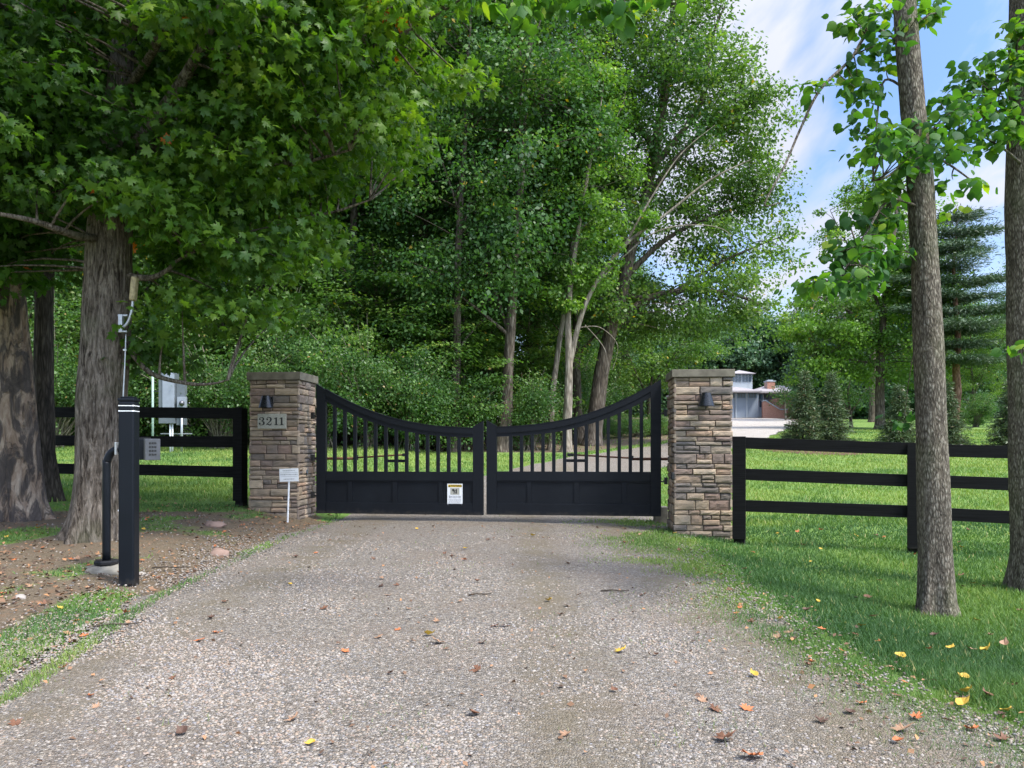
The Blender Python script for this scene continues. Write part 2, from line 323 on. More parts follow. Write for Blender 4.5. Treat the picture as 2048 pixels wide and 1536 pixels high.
M['signgrey'] = plain('sign_grey_print', (.3, .31, .32), .6)
M['siding'] = plain('blue_grey_siding', (.3, .35, .42), .7, 0, .3, 2, .05, .05)
M['trim'] = plain('pale_house_trim', (.42, .47, .52), .6, 0, .3, 2, .05, .03)
M['roof'] = plain('pale_shingle_roof', (.33, .305, .31), .85, 0, .2, 14, .2, .4)
M['glass'] = plain('dark_window_glass', (.03, .06, .1), .12, 0, .8, 2, .1, 0)
M['blueglass'] = plain('blue_window_glass', (.12, .25, .42), .15, 0, .8, 2, .1, 0)
M['reddoor'] = plain('red_door', (.35, .06, .04), .5)
M['mulch'] = plain('brown_mulch', (.11, .065, .045), .95, 0, .1, 60, .5, .9)
M['rock'] = plain('pale_boulder', (.3, .27, .235), .85, 0, .2, 6, .3, .6)
M['pinkrock'] = plain('pink_fieldstone', (.24, .165, .13), .85, 0, .2, 8, .3, .6)
# brick
m, nt, b, o = newmat('red_brick'); br = nd(nt, 'ShaderNodeTexBrick', i_Scale=4.0, i_Mortar_Size=.015); nt.links.new(objco(nt, (1, 1, 1), (math.radians(90), 0, 0)), br.inputs['Vector'])
br.inputs['Color1'].default_value = (.36, .15, .1, 1); br.inputs['Color2'].default_value = (.45, .21, .15, 1); br.inputs['Mortar'].default_value = (.5, .42, .36, 1)
nt.links.new(br.outputs[0], b.inputs['Base Color']); b.inputs['Roughness'].default_value = .9; M['brick'] = m
# stacked stone: one tint per stone
m, nt, b, o = newmat('stacked_stone')
a = nd(nt, 'ShaderNodeAttribute', attribute_name='tint'); 
r = ramp(nt, [(0, (.085, .08, .078)), (.12, (.12, .10, .085)), (.24, (.16, .11, .09)), (.36, (.17, .135, .095)), (.5, (.235, .18, .125)), (.62, (.19, .16, .12)), (.75, (.30, .235, .165)), (.88, (.25, .165, .11)), (1, (.36, .29, .21))], a.outputs['Fac'])
r = ramp(nt, [(e.position, tuple(min(1, q*1.5) for q in e.color[:3])) for e in r.color_ramp.elements], a.outputs['Fac'])
n = nd(nt, 'ShaderNodeTexNoise', i_Scale=9, i_Detail=8, i_Roughness=.7); nt.links.new(objco(nt, (1, 1, 2.4)), n.inputs['Vector'])
n2 = nd(nt, 'ShaderNodeTexNoise', i_Scale=3.5, i_Detail=3); nt.links.new(objco(nt), n2.inputs['Vector'])
c = mixc(nt, .75, mixc(nt, .22, r.outputs[0], (.27, .215, .165)), ramp(nt, [(.25, (.5, .5, .5)), (.55, (1, 1, 1)), (.8, (1.3, 1.2, 1.05))], n.outputs[0]).outputs[0], 'MULTIPLY')
c = mixc(nt, ramp(nt, [(.45, (0, 0, 0)), (.7, (.5, .5, .5))], n2.outputs[0]).outputs[0], c, (.15, .135, .12))
nt.links.new(c, b.inputs['Base Color']); b.inputs['Roughness'].default_value = .9; b.inputs['Specular IOR Level'].default_value = .2; bump(nt, b, n.outputs[0], .8, .012); M['stone'] = m
m, nt, b, o = newmat('dark_mortar_gap'); b.inputs['Base Color'].default_value = (.06, .052, .045, 1); b.inputs['Roughness'].default_value = 1; M['gap'] = m
# gravel sheet
def gravel(name, pale=False):
    m, nt, b, o = newmat(name); co = objco(nt)
    n0 = nd(nt, 'ShaderNodeTexNoise', i_Scale=30, i_Detail=2); nt.links.new(co, n0.inputs['Vector'])
    wv = nd(nt, 'ShaderNodeVectorMath', operation='MULTIPLY_ADD'); nt.links.new(n0.outputs['Color'], wv.inputs[0]); wv.inputs[1].default_value = (.012, .012, .012); nt.links.new(co, wv.inputs[2])
    v = nd(nt, 'ShaderNodeTexVoronoi', i_Scale=92, i_Randomness=1.0); nt.links.new(wv.outputs[0], v.inputs['Vector'])
    v2 = nd(nt, 'ShaderNodeTexVoronoi', i_Scale=92, i_Randomness=1.0, feature='DISTANCE_TO_EDGE'); nt.links.new(wv.outputs[0], v2.inputs['Vector'])
    sp = nd(nt, 'ShaderNodeSeparateColor'); nt.links.new(v.outputs['Color'], sp.inputs[0])
    k = 1.15 if pale else .74
    r = ramp(nt, [(0, (.13*k, .12*k, .105*k)), (.2, (.25*k, .235*k, .21*k)), (.4, (.34*k, .29*k, .235*k)), (.6, (.27*k, .275*k, .285*k)), (.8, (.42*k, .385*k, .33*k)), (1, (.56*k, .54*k, .5*k))], sp.outputs[0])
    edge = ramp(nt, [(0, (.5, .47, .44)), (.1, (1, 1, 1))], v2.outputs[0])
    c = mixc(nt, 1.0, r.outputs[0], edge.outputs[0], 'MULTIPLY'); c = mixc(nt, 1.0, c, (.98, .93, .86), 'MULTIPLY')
    n1 = nd(nt, 'ShaderNodeTexNoise', i_Scale=.9, i_Detail=7, i_Roughness=.62); nt.links.new(co, n1.inputs['Vector'])
    f = ramp(nt, [(.46, (0, 0, 0)), (.68, (.75, .75, .75))], n1.outputs[0])
    c = mixc(nt, f.outputs[0], c, mixc(nt, .5, (.22, .165, .12), c))
    if pale: c = mixc(nt, .4, c, (.5, .47, .43))
    else:
        sx9 = nd(nt, 'ShaderNodeSeparateXYZ'); nt.links.new(co, sx9.inputs[0]); acc = None
        for x0_, w_ in ((.25, .3), (1.25, .35), (-1.9, .3)):
            d1 = nd(nt, 'ShaderNodeMath', operation='MULTIPLY_ADD', i_1=1/w_, i_2=-x0_/w_); nt.links.new(sx9.outputs[0], d1.inputs[0])
            d2 = nd(nt, 'ShaderNodeMath', operation='MULTIPLY'); nt.links.new(d1.outputs[0], d2.inputs[0]); nt.links.new(d1.outputs[0], d2.inputs[1])
            d3 = nd(nt, 'ShaderNodeMath', operation='SUBTRACT', i_0=1.0, use_clamp=True); nt.links.new(d2.outputs[0], d3.inputs[1])
            if acc: d4 = nd(nt, 'ShaderNodeMath', operation='ADD', use_clamp=True); nt.links.new(acc, d4.inputs[0]); nt.links.new(d3.outputs[0], d4.inputs[1]); acc = d4.outputs[0]
            else: acc = d3.outputs[0]
        n8 = nd(nt, 'ShaderNodeTexNoise', i_Scale=2.6, i_Detail=6, i_Roughness=.65); nt.links.new(co, n8.inputs['Vector'])
        f8 = nd(nt, 'ShaderNodeMath', operation='MULTIPLY'); nt.links.new(acc, f8.inputs[0]); nt.links.new(ramp(nt, [(.38, (0, 0, 0)), (.6, (.7, .7, .7))], n8.outputs[0]).outputs[0], f8.inputs[1])
        c = mixc(nt, f8.outputs[0], c, (.165, .135, .085))
    nt.links.new(c, b.inputs['Base Color']); b.inputs['Roughness'].default_value = .9; b.inputs['Specular IOR Level'].default_value = .2
    h = ramp(nt, [(0, (0, 0, 0)), (.35, (1, 1, 1))], v2.outputs[0]); bump(nt, b, h.outputs[0], .8, .008); return m
M['gravel'] = gravel('gravel')
m, nt, b, o = newmat('pebble'); a = nd(nt, 'ShaderNodeAttribute', attribute_name='tint')
r = ramp(nt, [(0, (.10, .1, .105)), (.15, (.22, .2, .17)), (.3, (.36, .33, .29)), (.45, (.24, .25, .28)), (.6, (.42, .35, .27)), (.72, (.33, .25, .20)), (.85, (.38, .36, .33)), (1, (.45, .43, .40))], a.outputs['Fac'])
n = nd(nt, 'ShaderNodeTexNoise', i_Scale=120, i_Detail=3); nt.links.new(objco(nt), n.inputs['Vector'])
c = mixc(nt, .5, r.outputs[0], ramp(nt, [(.3, (.7, .7, .7)), (.7, (1.2, 1.2, 1.2))], n.outputs[0]).outputs[0], 'MULTIPLY')
c = mixc(nt, 1.0, c, (.78, .73, .67), 'MULTIPLY'); nt.links.new(c, b.inputs['Base Color']); b.inputs['Roughness'].default_value = .75; M['pebble'] = m
# ground: tint attribute = how grassy
m, nt, b, o = newmat('lawn_and_soil'); co = objco(nt); a = nd(nt, 'ShaderNodeAttribute', attribute_name='tint')
nA = nd(nt, 'ShaderNodeTexNoise', i_Scale=.45, i_Detail=6); nt.links.new(co, nA.inputs['Vector'])
nB = nd(nt, 'ShaderNodeTexNoise', i_Scale=60, i_Detail=6, i_Roughness=.75); nt.links.new(co, nB.inputs['Vector'])
nC = nd(nt, 'ShaderNodeTexNoise', i_Scale=7, i_Detail=6, i_Roughness=.7); nt.links.new(co, nC.inputs['Vector'])
gr = ramp(nt, [(.25, (.085, .155, .045)), (.5, (.14, .23, .055)), (.75, (.21, .29, .075))], nA.outputs[0])
gr = mixc(nt, .8, gr.outputs[0], ramp(nt, [(.25, (.45, .5, .4)), (.6, (1, 1, 1)), (.8, (1.3, 1.25, 1.1))], nB.outputs[0]).outputs[0], 'MULTIPLY')
so_ = ramp(nt, [(.25, (.06, .046, .03)), (.5, (.135, .106, .072)), (.75, (.25, .205, .15))], nB.outputs[0])
so2 = mixc(nt, ramp(nt, [(.5, (0, 0, 0)), (.7, (.7, .7, .7))], nC.outputs[0]).outputs[0], so_.outputs[0], (.2, .12, .07))
ad = nd(nt, 'ShaderNodeMath', operation='MULTIPLY_ADD', i_1=1.0); nt.links.new(a.outputs['Fac'], ad.inputs[0])
nm = nd(nt, 'ShaderNodeMath', operation='MULTIPLY_ADD', i_1=.9, i_2=-.45); nt.links.new(nC.outputs[0], nm.inputs[0]); nt.links.new(nm.outputs[0], ad.inputs[2])
fac = ramp(nt, [(.38, (0, 0, 0)), (.62, (1, 1, 1))], ad.outputs[0])
nt.links.new(mixc(nt, fac.outputs[0], so2, gr), b.inputs['Base Color']); b.inputs['Roughness'].default_value = .95; b.inputs['Specular IOR Level'].default_value = .1
bump(nt, b, nB.outputs[0], .7, .02); M['ground'] = m
def fallen(name, c, c2):
    m, nt, b, o = newmat(name); n = nd(nt, 'ShaderNodeTexNoise', i_Scale=35, i_Detail=4); nt.links.new(objco(nt), n.inputs['Vector'])
    r = ramp(nt, [(.35, c), (.65, c2)], n.outputs[0]); nt.links.new(r.outputs[0], b.inputs['Base Color']); b.inputs['Roughness'].default_value = .7; return m
M['lf_brown'] = fallen('brown_dry_leaf', (.10, .042, .022), (.19, .085, .04))
M['lf_orange'] = fallen('orange_dry_leaf', (.38, .1, .03), (.5, .17, .055))
M['lf_tan'] = fallen('tan_dry_leaf', (.24, .13, .07), (.36, .22, .13))
M['lf_yellow'] = fallen('yellow_dry_leaf', (.42, .25, .02), (.55, .37, .05))
M['lf_dark'] = fallen('dark_dry_leaf', (.05, .028, .018), (.12, .06, .035))

# ------------------------------------------------------------------ ground and drive
def grassiness(x, y):
    x = np.asarray(x, float); y = np.asarray(y, float)
    L_, R_ = xl(y), xr(y)
    t = np.ones_like(x)
    nz = vnoise(x, y, .8, 4); nz2 = vnoise(x, y, .3, 5)
    left = (x < L_) & (y < 10.8)
    dl = L_-x
    strip = np.exp(-((dl-.3)/.24)**2)*(1-sstep((y-5.4)/.6))
    front = sstep((dl-.9)/.6)*sstep((nz+.2*nz2-.38)/.3)*.68*(1-sstep((y-8.2)/1))
    litter = .16+.4*sstep((nz*.7+nz2*.3-.5)/.25)
    tl = np.maximum(np.maximum(strip, front), litter)
    tl = np.maximum(tl, sstep((y-9.8+.6*nz)/1.2)*sstep((-x-3.4)/.5))
    t = np.where(left, tl, t)
    t = np.where((x < -2.6) & (y > 10.8) & (y < 12.3), np.maximum(tl, .2+.8*sstep((y-11.2+.5*nz)/.8)), t)
    # litter under the wood
    wood = sstep((y-24.5)/3)*(x < (0.6*(y-24)+1))
    t = np.where(wood > 0, t*(1-wood*.9), t)
    bare = sstep((.45-(x-R_))/.5)*(x > R_-.3)*(y < 11)
    t = np.where(bare > 0, t*(1-.55*bare*nz), t)
    return t
def axis(parts):
    out = []
    for a0, a1, st in parts: out += list(np.arange(a0, a1-1e-6, st))
    return np.array(out+[parts[-1][1]])
xs = axis([(-400, -80, 40), (-80, -12, 4), (-12, 12, .16), (12, 40, 1.4), (40, 100, 5), (100, 400, 50)])
ys = axis([(-60, -4, 4), (-4, 1.5, .5), (1.5, 14, .16), (14, 34, .5), (34, 80, 1.5), (80, 140, 6), (140, 600, 46)])
XX, YY = np.meshgrid(xs, ys); ZZ = g(XX, YY); V_ = np.stack([XX, YY, ZZ], -1).reshape(-1, 3)
nx, ny = len(xs), len(ys); ii = (np.arange(ny-1)[:, None]*nx+np.arange(nx-1)[None]).ravel()
lp = np.stack([ii, ii+1, ii+nx+1, ii+nx], 1).ravel()
me = np_mesh('ground', V_, lp, np.arange(len(ii))*4, np.full(len(ii), 4), grassiness(XX, YY).ravel(), M['ground'], True)
tag(link('ground', me), kind='structure')
# drive sheets: gravel lane up to the bend, paler forecourt before the house
def lane(name, dy, mat, o0):
    nc = 40; tt = np.linspace(0, 1, nc)
    el = xl(dy)-.05+.22*(vnoise(dy, dy*0, .5, 8)-.5)+.12*(vnoise(dy, dy*0, .13, 9)-.5)
    er = xr(dy)+.0+.26*(vnoise(dy, dy*0, .6, 10)-.5)+.14*(vnoise(dy, dy*0, .15, 11)-.5)
    DX = el[:, None]*(1-tt)+er[:, None]*tt; DY = np.repeat(dy[:, None], nc, 1); edge = np.minimum(tt, 1-tt)[None]
    DZ = g(DX, DY)+o0+.012*np.minimum(edge*12, 1)+.008*(vnoise(DX, DY, .35, 12)-.5)*np.minimum(edge*12, 1)
    ii = (np.arange(len(dy)-1)[:, None]*nc+np.arange(nc-1)[None]).ravel()
    lp = np.stack([ii, ii+1, ii+nc+1, ii+nc], 1).ravel()
    me = np_mesh(name, np.stack([DX, DY, DZ], -1).reshape(-1, 3), lp, np.arange(len(ii))*4, np.full(len(ii), 4), None, mat, True)
    tag(link(name, me), kind='structure')
M['pale_gravel'] = gravel('pale_gravel', True)
lane('gravel_drive', axis([(-6, 14, .12), (14, 33, .4)]), M['gravel'], .004)
lane('forecourt', axis([(33, 73, 1.0)]), M['pale_gravel'], .03)
def dz(x, y): return g(x, y)+.012

# ------------------------------------------------------------------ loose pebbles (stuff)
def ico():
    t = (1+5**.5)/2
    v = np.array([(-1,t,0),(1,t,0),(-1,-t,0),(1,-t,0),(0,-1,t),(0,1,t),(0,-1,-t),(0,1,-t),(t,0,-1),(t,0,1),(-t,0,-1),(-t,0,1)], float); v /= np.linalg.norm(v[0])
    f = [(0,11,5),(0,5,1),(0,1,7),(0,7,10),(0,10,11),(1,5,9),(5,11,4),(11,10,2),(10,7,6),(7,1,8),(3,9,4),(3,4,2),(3,2,6),(3,6,8),(3,8,9),(4,9,5),(2,4,11),(6,2,10),(8,6,7),(9,8,1)]
    return v, f
iv, if_ = ico()
def randrot(n, flat=.0):
    a = rng.normal(size=(n, 3)); 
    nrm = np.array([0, 0, 1.0])[None]*(1+flat*4)+a if flat > 0 else a
    return frames(nrm, rng.normal(size=(n, 3)))
def ysample(n, y0, y1, p=1.0):
    u = rng.random(n)
    if p == 1.0: return y0*(y1/y0)**u
    q = 1-p-0.0; return (y0**q+u*(y1**q-y0**q))**(1/q)
n = 135000; y = ysample(n, 2.35, 9.5, 1.6); hw = y*.68
x = (rng.random(n)*2-1)*hw
keep = (x > xl(y)-.35-.3*rng.random(n)) & (x < xr(y)+.3*rng.random(n)**2)
dirt = vnoise(x, y, .9, 21)
keep &= rng.random(n) < (1.05-.75*sstep((dirt-.5)/.25))*(1-.55*np.exp(-((x-.25)/.3)**2)-.5*np.exp(-((x-1.25)/.35)**2))
x, y = x[keep], y[keep]; n = len(x)
sz = (.0036+.0048*rng.random(n)**2)*(1+.06*(y-2.4)); sq = iv*np.array([1, 1.25, .62])
me = scatter_mesh('loose_gravel', np.stack([x, y, dz(x, y)+sz*.25], 1), randrot(n, .6), sz, sq, if_, rng.random(n), M['pebble'], True)
tag(link('loose_gravel', me), 'loose grey and tan pebbles covering the drive in front of the gate', 'gravel', kind='stuff')

# ------------------------------------------------------------------ grass (stuff)
blade = [(-.5, 0, 0), (.5, 0, 0), (.32, .55, .12), (-.32, .55, .12), (0, 1, .45)]
def grass(name, n, x0, x1, y0, y1, dens, hgt, label, p=1.6, tb=.45, wk=.0011):
    y = ysample(n, y0, y1, p); xa = np.maximum(x0, -.72*y-.5); xb = np.minimum(x1, .72*y+.5)
    x = xa+(xb-xa)*rng.random(n); keep = rng.random(n) < dens(x, y); x, y = x[keep], y[keep]; n = len(x)
    h = hgt*(.55+.9*rng.random(n))*(.75+.6*vnoise(x, y, .5, 31))
    wd = wk*np.maximum(y, 3.2)*(.8+.5*rng.random(n))
    up = np.stack([rng.normal(size=n)*.35, rng.normal(size=n)*.35, np.ones(n)], 1)
    nr = rng.normal(size=(n, 3)); nr[:, 2] *= .3; R = frames(nr, up)
    # non-uniform scale: width separately
    tv = np.array(blade); v = np.einsum('nk,nj->nkj', np.ones((n, 1))*tv[:, 0][None], R[:, 0])*wd[:, None, None]+np.einsum('nk,nj->nkj', np.ones((n, 1))*tv[:, 1][None], R[:, 1])*h[:, None, None]+np.einsum('nk,nj->nkj', np.ones((n, 1))*tv[:, 2][None], R[:, 2])*h[:, None, None]
    v += np.stack([x, y, g(x, y)], 1)[:, None]
    k = 5; base = np.arange(n)*k
    lp = np.concatenate([np.stack([base, base+1, base+2, base+3], 1), np.stack([base+3, base+2, base+4], 1)], 1).ravel()
    tot = np.tile([4, 3], n); st = np.concatenate([[0], np.cumsum(tot)[:-1]])
    tint = np.clip(tb+.65*(vnoise(x, y, .7, 33)-.5)+.5*(vnoise(x, y, 2.2, 34)-.5)+.35*(rng.random(n)-.5), 0, .93); tint[rng.random(n) < .02] = 1
    me = np_mesh(name, v.reshape(-1, 3), lp, st, tot, np.repeat(tint, k), M['grass'])
    return tag(link(name, me), label, 'grass', kind='stuff')
def d_right(x, y):
    e = x-xr(y); return np.where(e > .12, sstep((e-.0)/.35)*(.6+.4*vnoise(x, y, .4, 41)), 0)*(y < 14)
grass('grass', 230000, 1.4, 9, 2.4, 12, d_right, .038, 'short bluish green lawn to the right of the drive', 1.5, .45)
def d_beyond(x, y):
    out = (x > xr(y)+.05) | (x < xl(y)-.05); wood = (x < .6*(y-24)+1)*sstep((y-24)/2)
    return out*(1-.9*wood)*(y > 10.9)*np.where((x < -2.3) & (y < 12.4), sstep((y-11.2)/1), 1)
grass('grass', 210000, -14, 30, 10.9, 46, d_beyond, .055, 'sunlit lawn beyond the gate and fences', 1.3, .82, .0010)
def d_left(x, y):
    t = grassiness(x, y); return ((x < xl(y)+.1) & (y < 11.2))*sstep((t-.38)/.4)*.9
grass('grass', 90000, -8, -1.8, 2.8, 11.2, d_left, .03, 'patchy green grass on the left verge among leaf litter', 1.5, .55)
def d_sprout(x, y):
    e = xr(y)-x; band = np.exp(-((e-.1)/.42)**2)*.8; patch = np.exp(-((x-1.3)/.42)**2)*sstep((y-6.6)/1.2)*(1-sstep((y-10.6)/1))
    mid = .06+.08*np.exp(-((x+.1)/.5)**2)
    nz = vnoise(x, y, .28, 51)
    return np.clip((band+patch)*sstep((nz-.2)/.4)+mid*sstep((nz-.6)/.2)+.12*sstep((e+.1)/.3)*(1-sstep((e-1.1)/.6))*sstep((nz-.5)/.2), 0, 1)*(x > xl(y))*(x < xr(y)+.25)
grass('grass', 110000, -2.5, 3, 2.4, 11.5, d_sprout, .026, 'pale green sprouts growing through the gravel edge', 1.5, .75, .0009)

def d_patch(x, y): return np.exp(-((x-1.55)/.48)**2)*sstep((y-6.2)/1.2)*(1-sstep((y-10.4)/.8))*sstep((vnoise(x, y, .35, 52)-.22)/.35)*(x < xr(y)+.2)
grass('grass', 60000, .6, 2.5, 6, 11, d_patch, .03, 'bright green grass patch growing in the gravel before the right pillar', 1.2, .8, .0010)
def d_band(x, y): e = xr(y)-x; return np.exp(-((e-.12)/.26)**2)*sstep((vnoise(x, y, .3, 53)-.12)/.3)
grass('grass', 100000, .8, 2.7, 2.4, 9, d_band, .026, 'light green fringe of fine grass along the right edge of the gravel', 1.5, .86, .0009)
# ------------------------------------------------------------------ stone pillars
def stone_face(mb, W, H, seed, Mx):
    r = random.Random(seed); z = 0.0
    rows = []
    while z < H-.02:
        h = r.choice([.05, .06, .07, .085, .1, .12]); h = min(h, H-z)
        if H-z-h < .03: h = H-z
        rows.append((z, h)); z += h
    def stone(x0, x1, z0, z1):
        d = r.uniform(.002, .026); t = r.random(); gap = .0035
        x0 += gap*(x0 > .001); x1 -= gap*(x1 < W-.001); z0 += gap; z1 -= gap
        bx = min(.008, (x1-x0)*.2); bz = min(.008, (z1-z0)*.2)
        jx = [r.uniform(-.004, .004) for _ in range(8)]; e0 = x0 if x0 > .001 else -d*.9; e1 = x1 if x1 < W-.001 else W+d*.9
        # back ring, front ring (inset) with a few interior bumps
        nxs = max(2, int((x1-x0)/.05)+1); nzs = 2 if z1-z0 < .07 else 3
        v = []; f = []
        gx = [e0+(e1-e0)*i/nxs for i in range(nxs+1)]; gz = [z0+(z1-z0)*i/nzs for i in range(nzs+1)]
        for k, zz in enumerate(gz):
            for i, xx in enumerate(gx):
                border = (k in (0, nzs)) or (i in (0, nxs))
                xx2 = xx+(bx if i == 0 else -bx if i == nxs else r.uniform(-.004, .004)); zz2 = zz+(bz if k == 0 else -bz if k == nzs else r.uniform(-.003, .003))
                v.append(Mx @ Vector((xx2, -d-(0 if border else r.uniform(.001, .009))+r.uniform(-.0035, .0015), zz2)))
        nn = len(v)
        for k, zz in enumerate(gz):
            for i, xx in enumerate(gx): v.append(Mx @ Vector((xx+r.uniform(-.001, .001), .01 if not ((k in (0, nzs)) or (i in (0, nxs))) else -d*.35, zz)))
        # only border of second layer used
        idx = lambda k, i: k*(nxs+1)+i
        for k in range(nzs):
            for i in range(nxs): f.append([idx(k, i), idx(k, i+1), idx(k+1, i+1), idx(k+1, i)])
        ring = [idx(0, i) for i in range(nxs+1)]+[idx(k, nxs) for k in range(1, nzs+1)]+[idx(nzs, i) for i in range(nxs-1, -1, -1)]+[idx(k, 0) for k in range(nzs-1, 0, -1)]
        m_ = len(ring)
        back = []
        for q in ring: p = v[nn+q]; back.append(len(v)); v.append(Mx @ Vector(((Mx.inverted() @ p).x, .012, (Mx.inverted() @ p).z)))
        for q in range(m_):
            a_, b_ = ring[q], ring[(q+1) % m_]
            f.append([b_, a_, nn+a_, nn+b_]); f.append([nn+b_, nn+a_, back[q], back[(q+1) % m_]])
        mb.add(v, f, t)
    for z0, h in rows:
        x = 0.0
        while x < W-.001:
            wd = r.uniform(.13, .34)
            if h > .11: wd = r.uniform(.12, .26)
            if W-x-wd < .07: wd = W-x
            if h >= .1 and r.random() < .4:
                c_ = h*r.uniform(.4, .6)
                stone(x, x+wd, z0, z0+c_)
                if wd > .18 and r.random() < .5:
                    k = wd*r.uniform(.35, .65); stone(x, x+k, z0+c_, z0+h); stone(x+k, x+wd, z0+c_, z0+h)
                else: stone(x, x+wd, z0+c_, z0+h)
            else: stone(x, x+wd, z0, z0+h)
            x += wd
def pillar(x, y, zb, zt, zc, rz, seed, label):
    W = .66; t = empty('stone_pillar', (x, y, zb), rz, label, 'pillar'); H = zt-zb
    mb = MB()
    for k in range(4):
        Mx = Matrix.Translation((W/2, W/2, 0)) @ Matrix.Rotation(k*math.pi/2, 4, 'Z') @ Matrix.Translation((-W/2, -W/2, 0))
        stone_face(mb, W, H, seed*10+k, Mx)
    mb.build('stone_veneer', M['stone'], t)
    MB().box(.006, W-.006, .006, W-.006, -.1, H-.002).build('mortar_core', M['gap'], t)
    c = MB(); c.bevbox(-.042, W+.042, -.042, W+.042, H, zc-zb, .007); c.build('cap', M['cap'], t)
    return t
R5 = math.radians(-5)
pL = pillar(-3.53, 10.76, .06, Z(760, 10.72), Z(744, 10.7), R5, 3, 'square stacked stone gate pillar carrying the number plaque, left of the gate')
pR = pillar(1.965, 9.6, -.12, Z(754, 9.55), Z(738, 9.5), R5, 5, 'square stacked stone gate pillar beside the right rail fence')

def wall_lamp(p, s, z, label):
    x, y = p.location.x+math.cos(R5)*s+math.sin(R5)*.03, p.location.y+math.sin(R5)*s-.03
    t = empty('wall_lamp', (x, y, z), R5, label, 'lamp')
    MB().bevbox(-.055, .055, -.012, .012, -.06, .075, .004).build('back_plate', M['lamp'], t)
    MB().tube([(0, -.01, .05), (0, -.1, .05)], .012, 10).build('arm', M['lamp'], t)
    m_ = MB(); prof = [(.001, .078), (.052, .078), (.058, .072), (.098, -.078), (.095, -.08), (.09, -.078), (.052, .068), (.001, .068)]
    m_.lathe([(.098, -.078), (.052, .078)], 36, (0, -.11, 0)); m_.lathe([(.053, .0785), (.001, .079)], 36, (0, -.11, 0)); m_.lathe([(.05, .07), (.0955, -.0785), (.098, -.0785)], 36, (0, -.11, 0)); m_.build('shade', M['lamp'], t, True)
    MB().lathe([(.001, .05), (.018, .045), (.022, .0), (.001, -.03)], 14, (0, -.11, 0)).build('bulb', M['white'], t, True)
    return t
wall_lamp(pL, .27, Z(804, 10.65), 'dark cone shaped wall lamp above the number plaque')
wall_lamp(pR, .35, Z(799.5, 9.5), 'dark cone shaped wall lamp on the right stone pillar')

# ---- house number plaque
def smooth(pts, n=8):
    pts = [np.array(p, float) for p in pts]; out_ = []
    for i in range(len(pts)-1):
        p0 = pts[max(i-1, 0)]; p1 = pts[i]; p2 = pts[i+1]; p3 = pts[min(i+2, len(pts)-1)]
        for k in range(n):
            t = k/n; out_.append(.5*((2*p1)+(-p0+p2)*t+(2*p0-5*p1+4*p2-p3)*t*t+(-p0+3*p1-3*p2+p3)*t**3))
    out_.append(pts[-1]); return out_
def ribbon(mb, pts, ox, oz, s, y0=-.004, y1=0):     # pts: (x,z,width)
    q = smooth(pts, 7); q = np.array(q); d = np.gradient(q[:, :2], axis=0); d /= np.linalg.norm(d, axis=1)[:, None]+1e-9
    nrm = np.stack([-d[:, 1], d[:, 0]], 1); a_ = q[:, :2]+nrm*q[:, 2:3]/2; b_ = q[:, :2]-nrm*q[:, 2:3]/2
    v = []; f = []; k = len(q)
    for yy in (y0, y1):
        for arr in (a_, b_):
            for p in arr: v.append((ox+p[0]*s, yy, oz+p[1]*s))
    for i in range(k-1):
        f.append([i, i+1, k+i+1, k+i]); f.append([2*k+i, 3*k+i, 3*k+i+1, 2*k+i+1]); f.append([i, 2*k+i, 2*k+i+1, i+1]); f.append([k+i, k+i+1, 3*k+i+1, 3*k+i])
    mb.add(v, f)
def disc(mb, cx_, cz_, r, ox, oz, s): mb.prism([(ox+(cx_+r*math.cos(a_*math.pi/8))*s, oz+(cz_+r*math.sin(a_*math.pi/8))*s) for a_ in range(16)], -.0042, 0)
sp_, W_ = .308, .39
px_, py_ = pL.location.x+math.cos(R5)*sp_-math.sin(R5)*0, pL.location.y+math.sin(R5)*sp_-.034
t = empty('number_plaque', (px_, py_, Z(842.5, 10.7)), R5, 'pale rectangular stone plaque with the black house number 3211', 'house number')
MB().bevbox(-.197, .197, -.012, .012, -.1, .1, .003).build('plate', M['plaque'], t)
def digit(ch, ox):
    mb = MB(); s = .105; oz = -.053
    if ch == '3':
        ribbon(mb, [(.10, .80, .10), (.16, .93, .07), (.34, 1.0, .06), (.55, .94, .12), (.62, .78, .19), (.55, .62, .12), (.33, .54, .05)], ox, oz, s, -.016, -.0125)
        ribbon(mb, [(.30, .535, .05), (.52, .50, .10), (.68, .30, .21), (.60, .10, .14), (.38, .01, .06), (.17, .05, .07), (.07, .2, .1)], ox, oz, s, -.0162, -.0125)
        for c_ in ((.15, .76, .10), (.13, .22, .11)): mb.prism([(ox+(c_[0]+c_[2]*math.cos(a_*math.pi/8))*s, oz+(c_[1]+c_[2]*math.sin(a_*math.pi/8))*s) for a_ in range(16)], -.0165, -.0125)
    elif ch == '2':
        ribbon(mb, [(.09, .74, .08), (.14, .91, .07), (.34, 1.0, .07), (.57, .93, .14), (.64, .72, .2), (.54, .5, .14), (.3, .3, .08), (.12, .14, .08), (.05, .03, .07)], ox, oz, s, -.016, -.0125)
        ribbon(mb, [(.04, .06, .08), (.2, .13, .13), (.42, .04, .15), (.6, .06, .13), (.7, .22, .04), (.72, .3, .03)], ox, oz, s, -.0162, -.0125)
        mb.prism([(ox+(.16+.10*math.cos(a_*math.pi/8))*s, oz+(.73+.10*math.sin(a_*math.pi/8))*s) for a_ in range(16)], -.0165, -.0125)
    else:
        mb.prism([(ox+a_*s, oz+b_*s) for a_, b_ in ((.06, .0), (.62, .0), (.62, .06), (.44, .1), (.44, 1.0), (.36, 1.0), (.06, .86), (.06, .80), (.25, .84), (.25, .1), (.06, .06))][::-1], -.016, -.0125)
    o_ = mb.build('digit', M['ink'], t); return o_
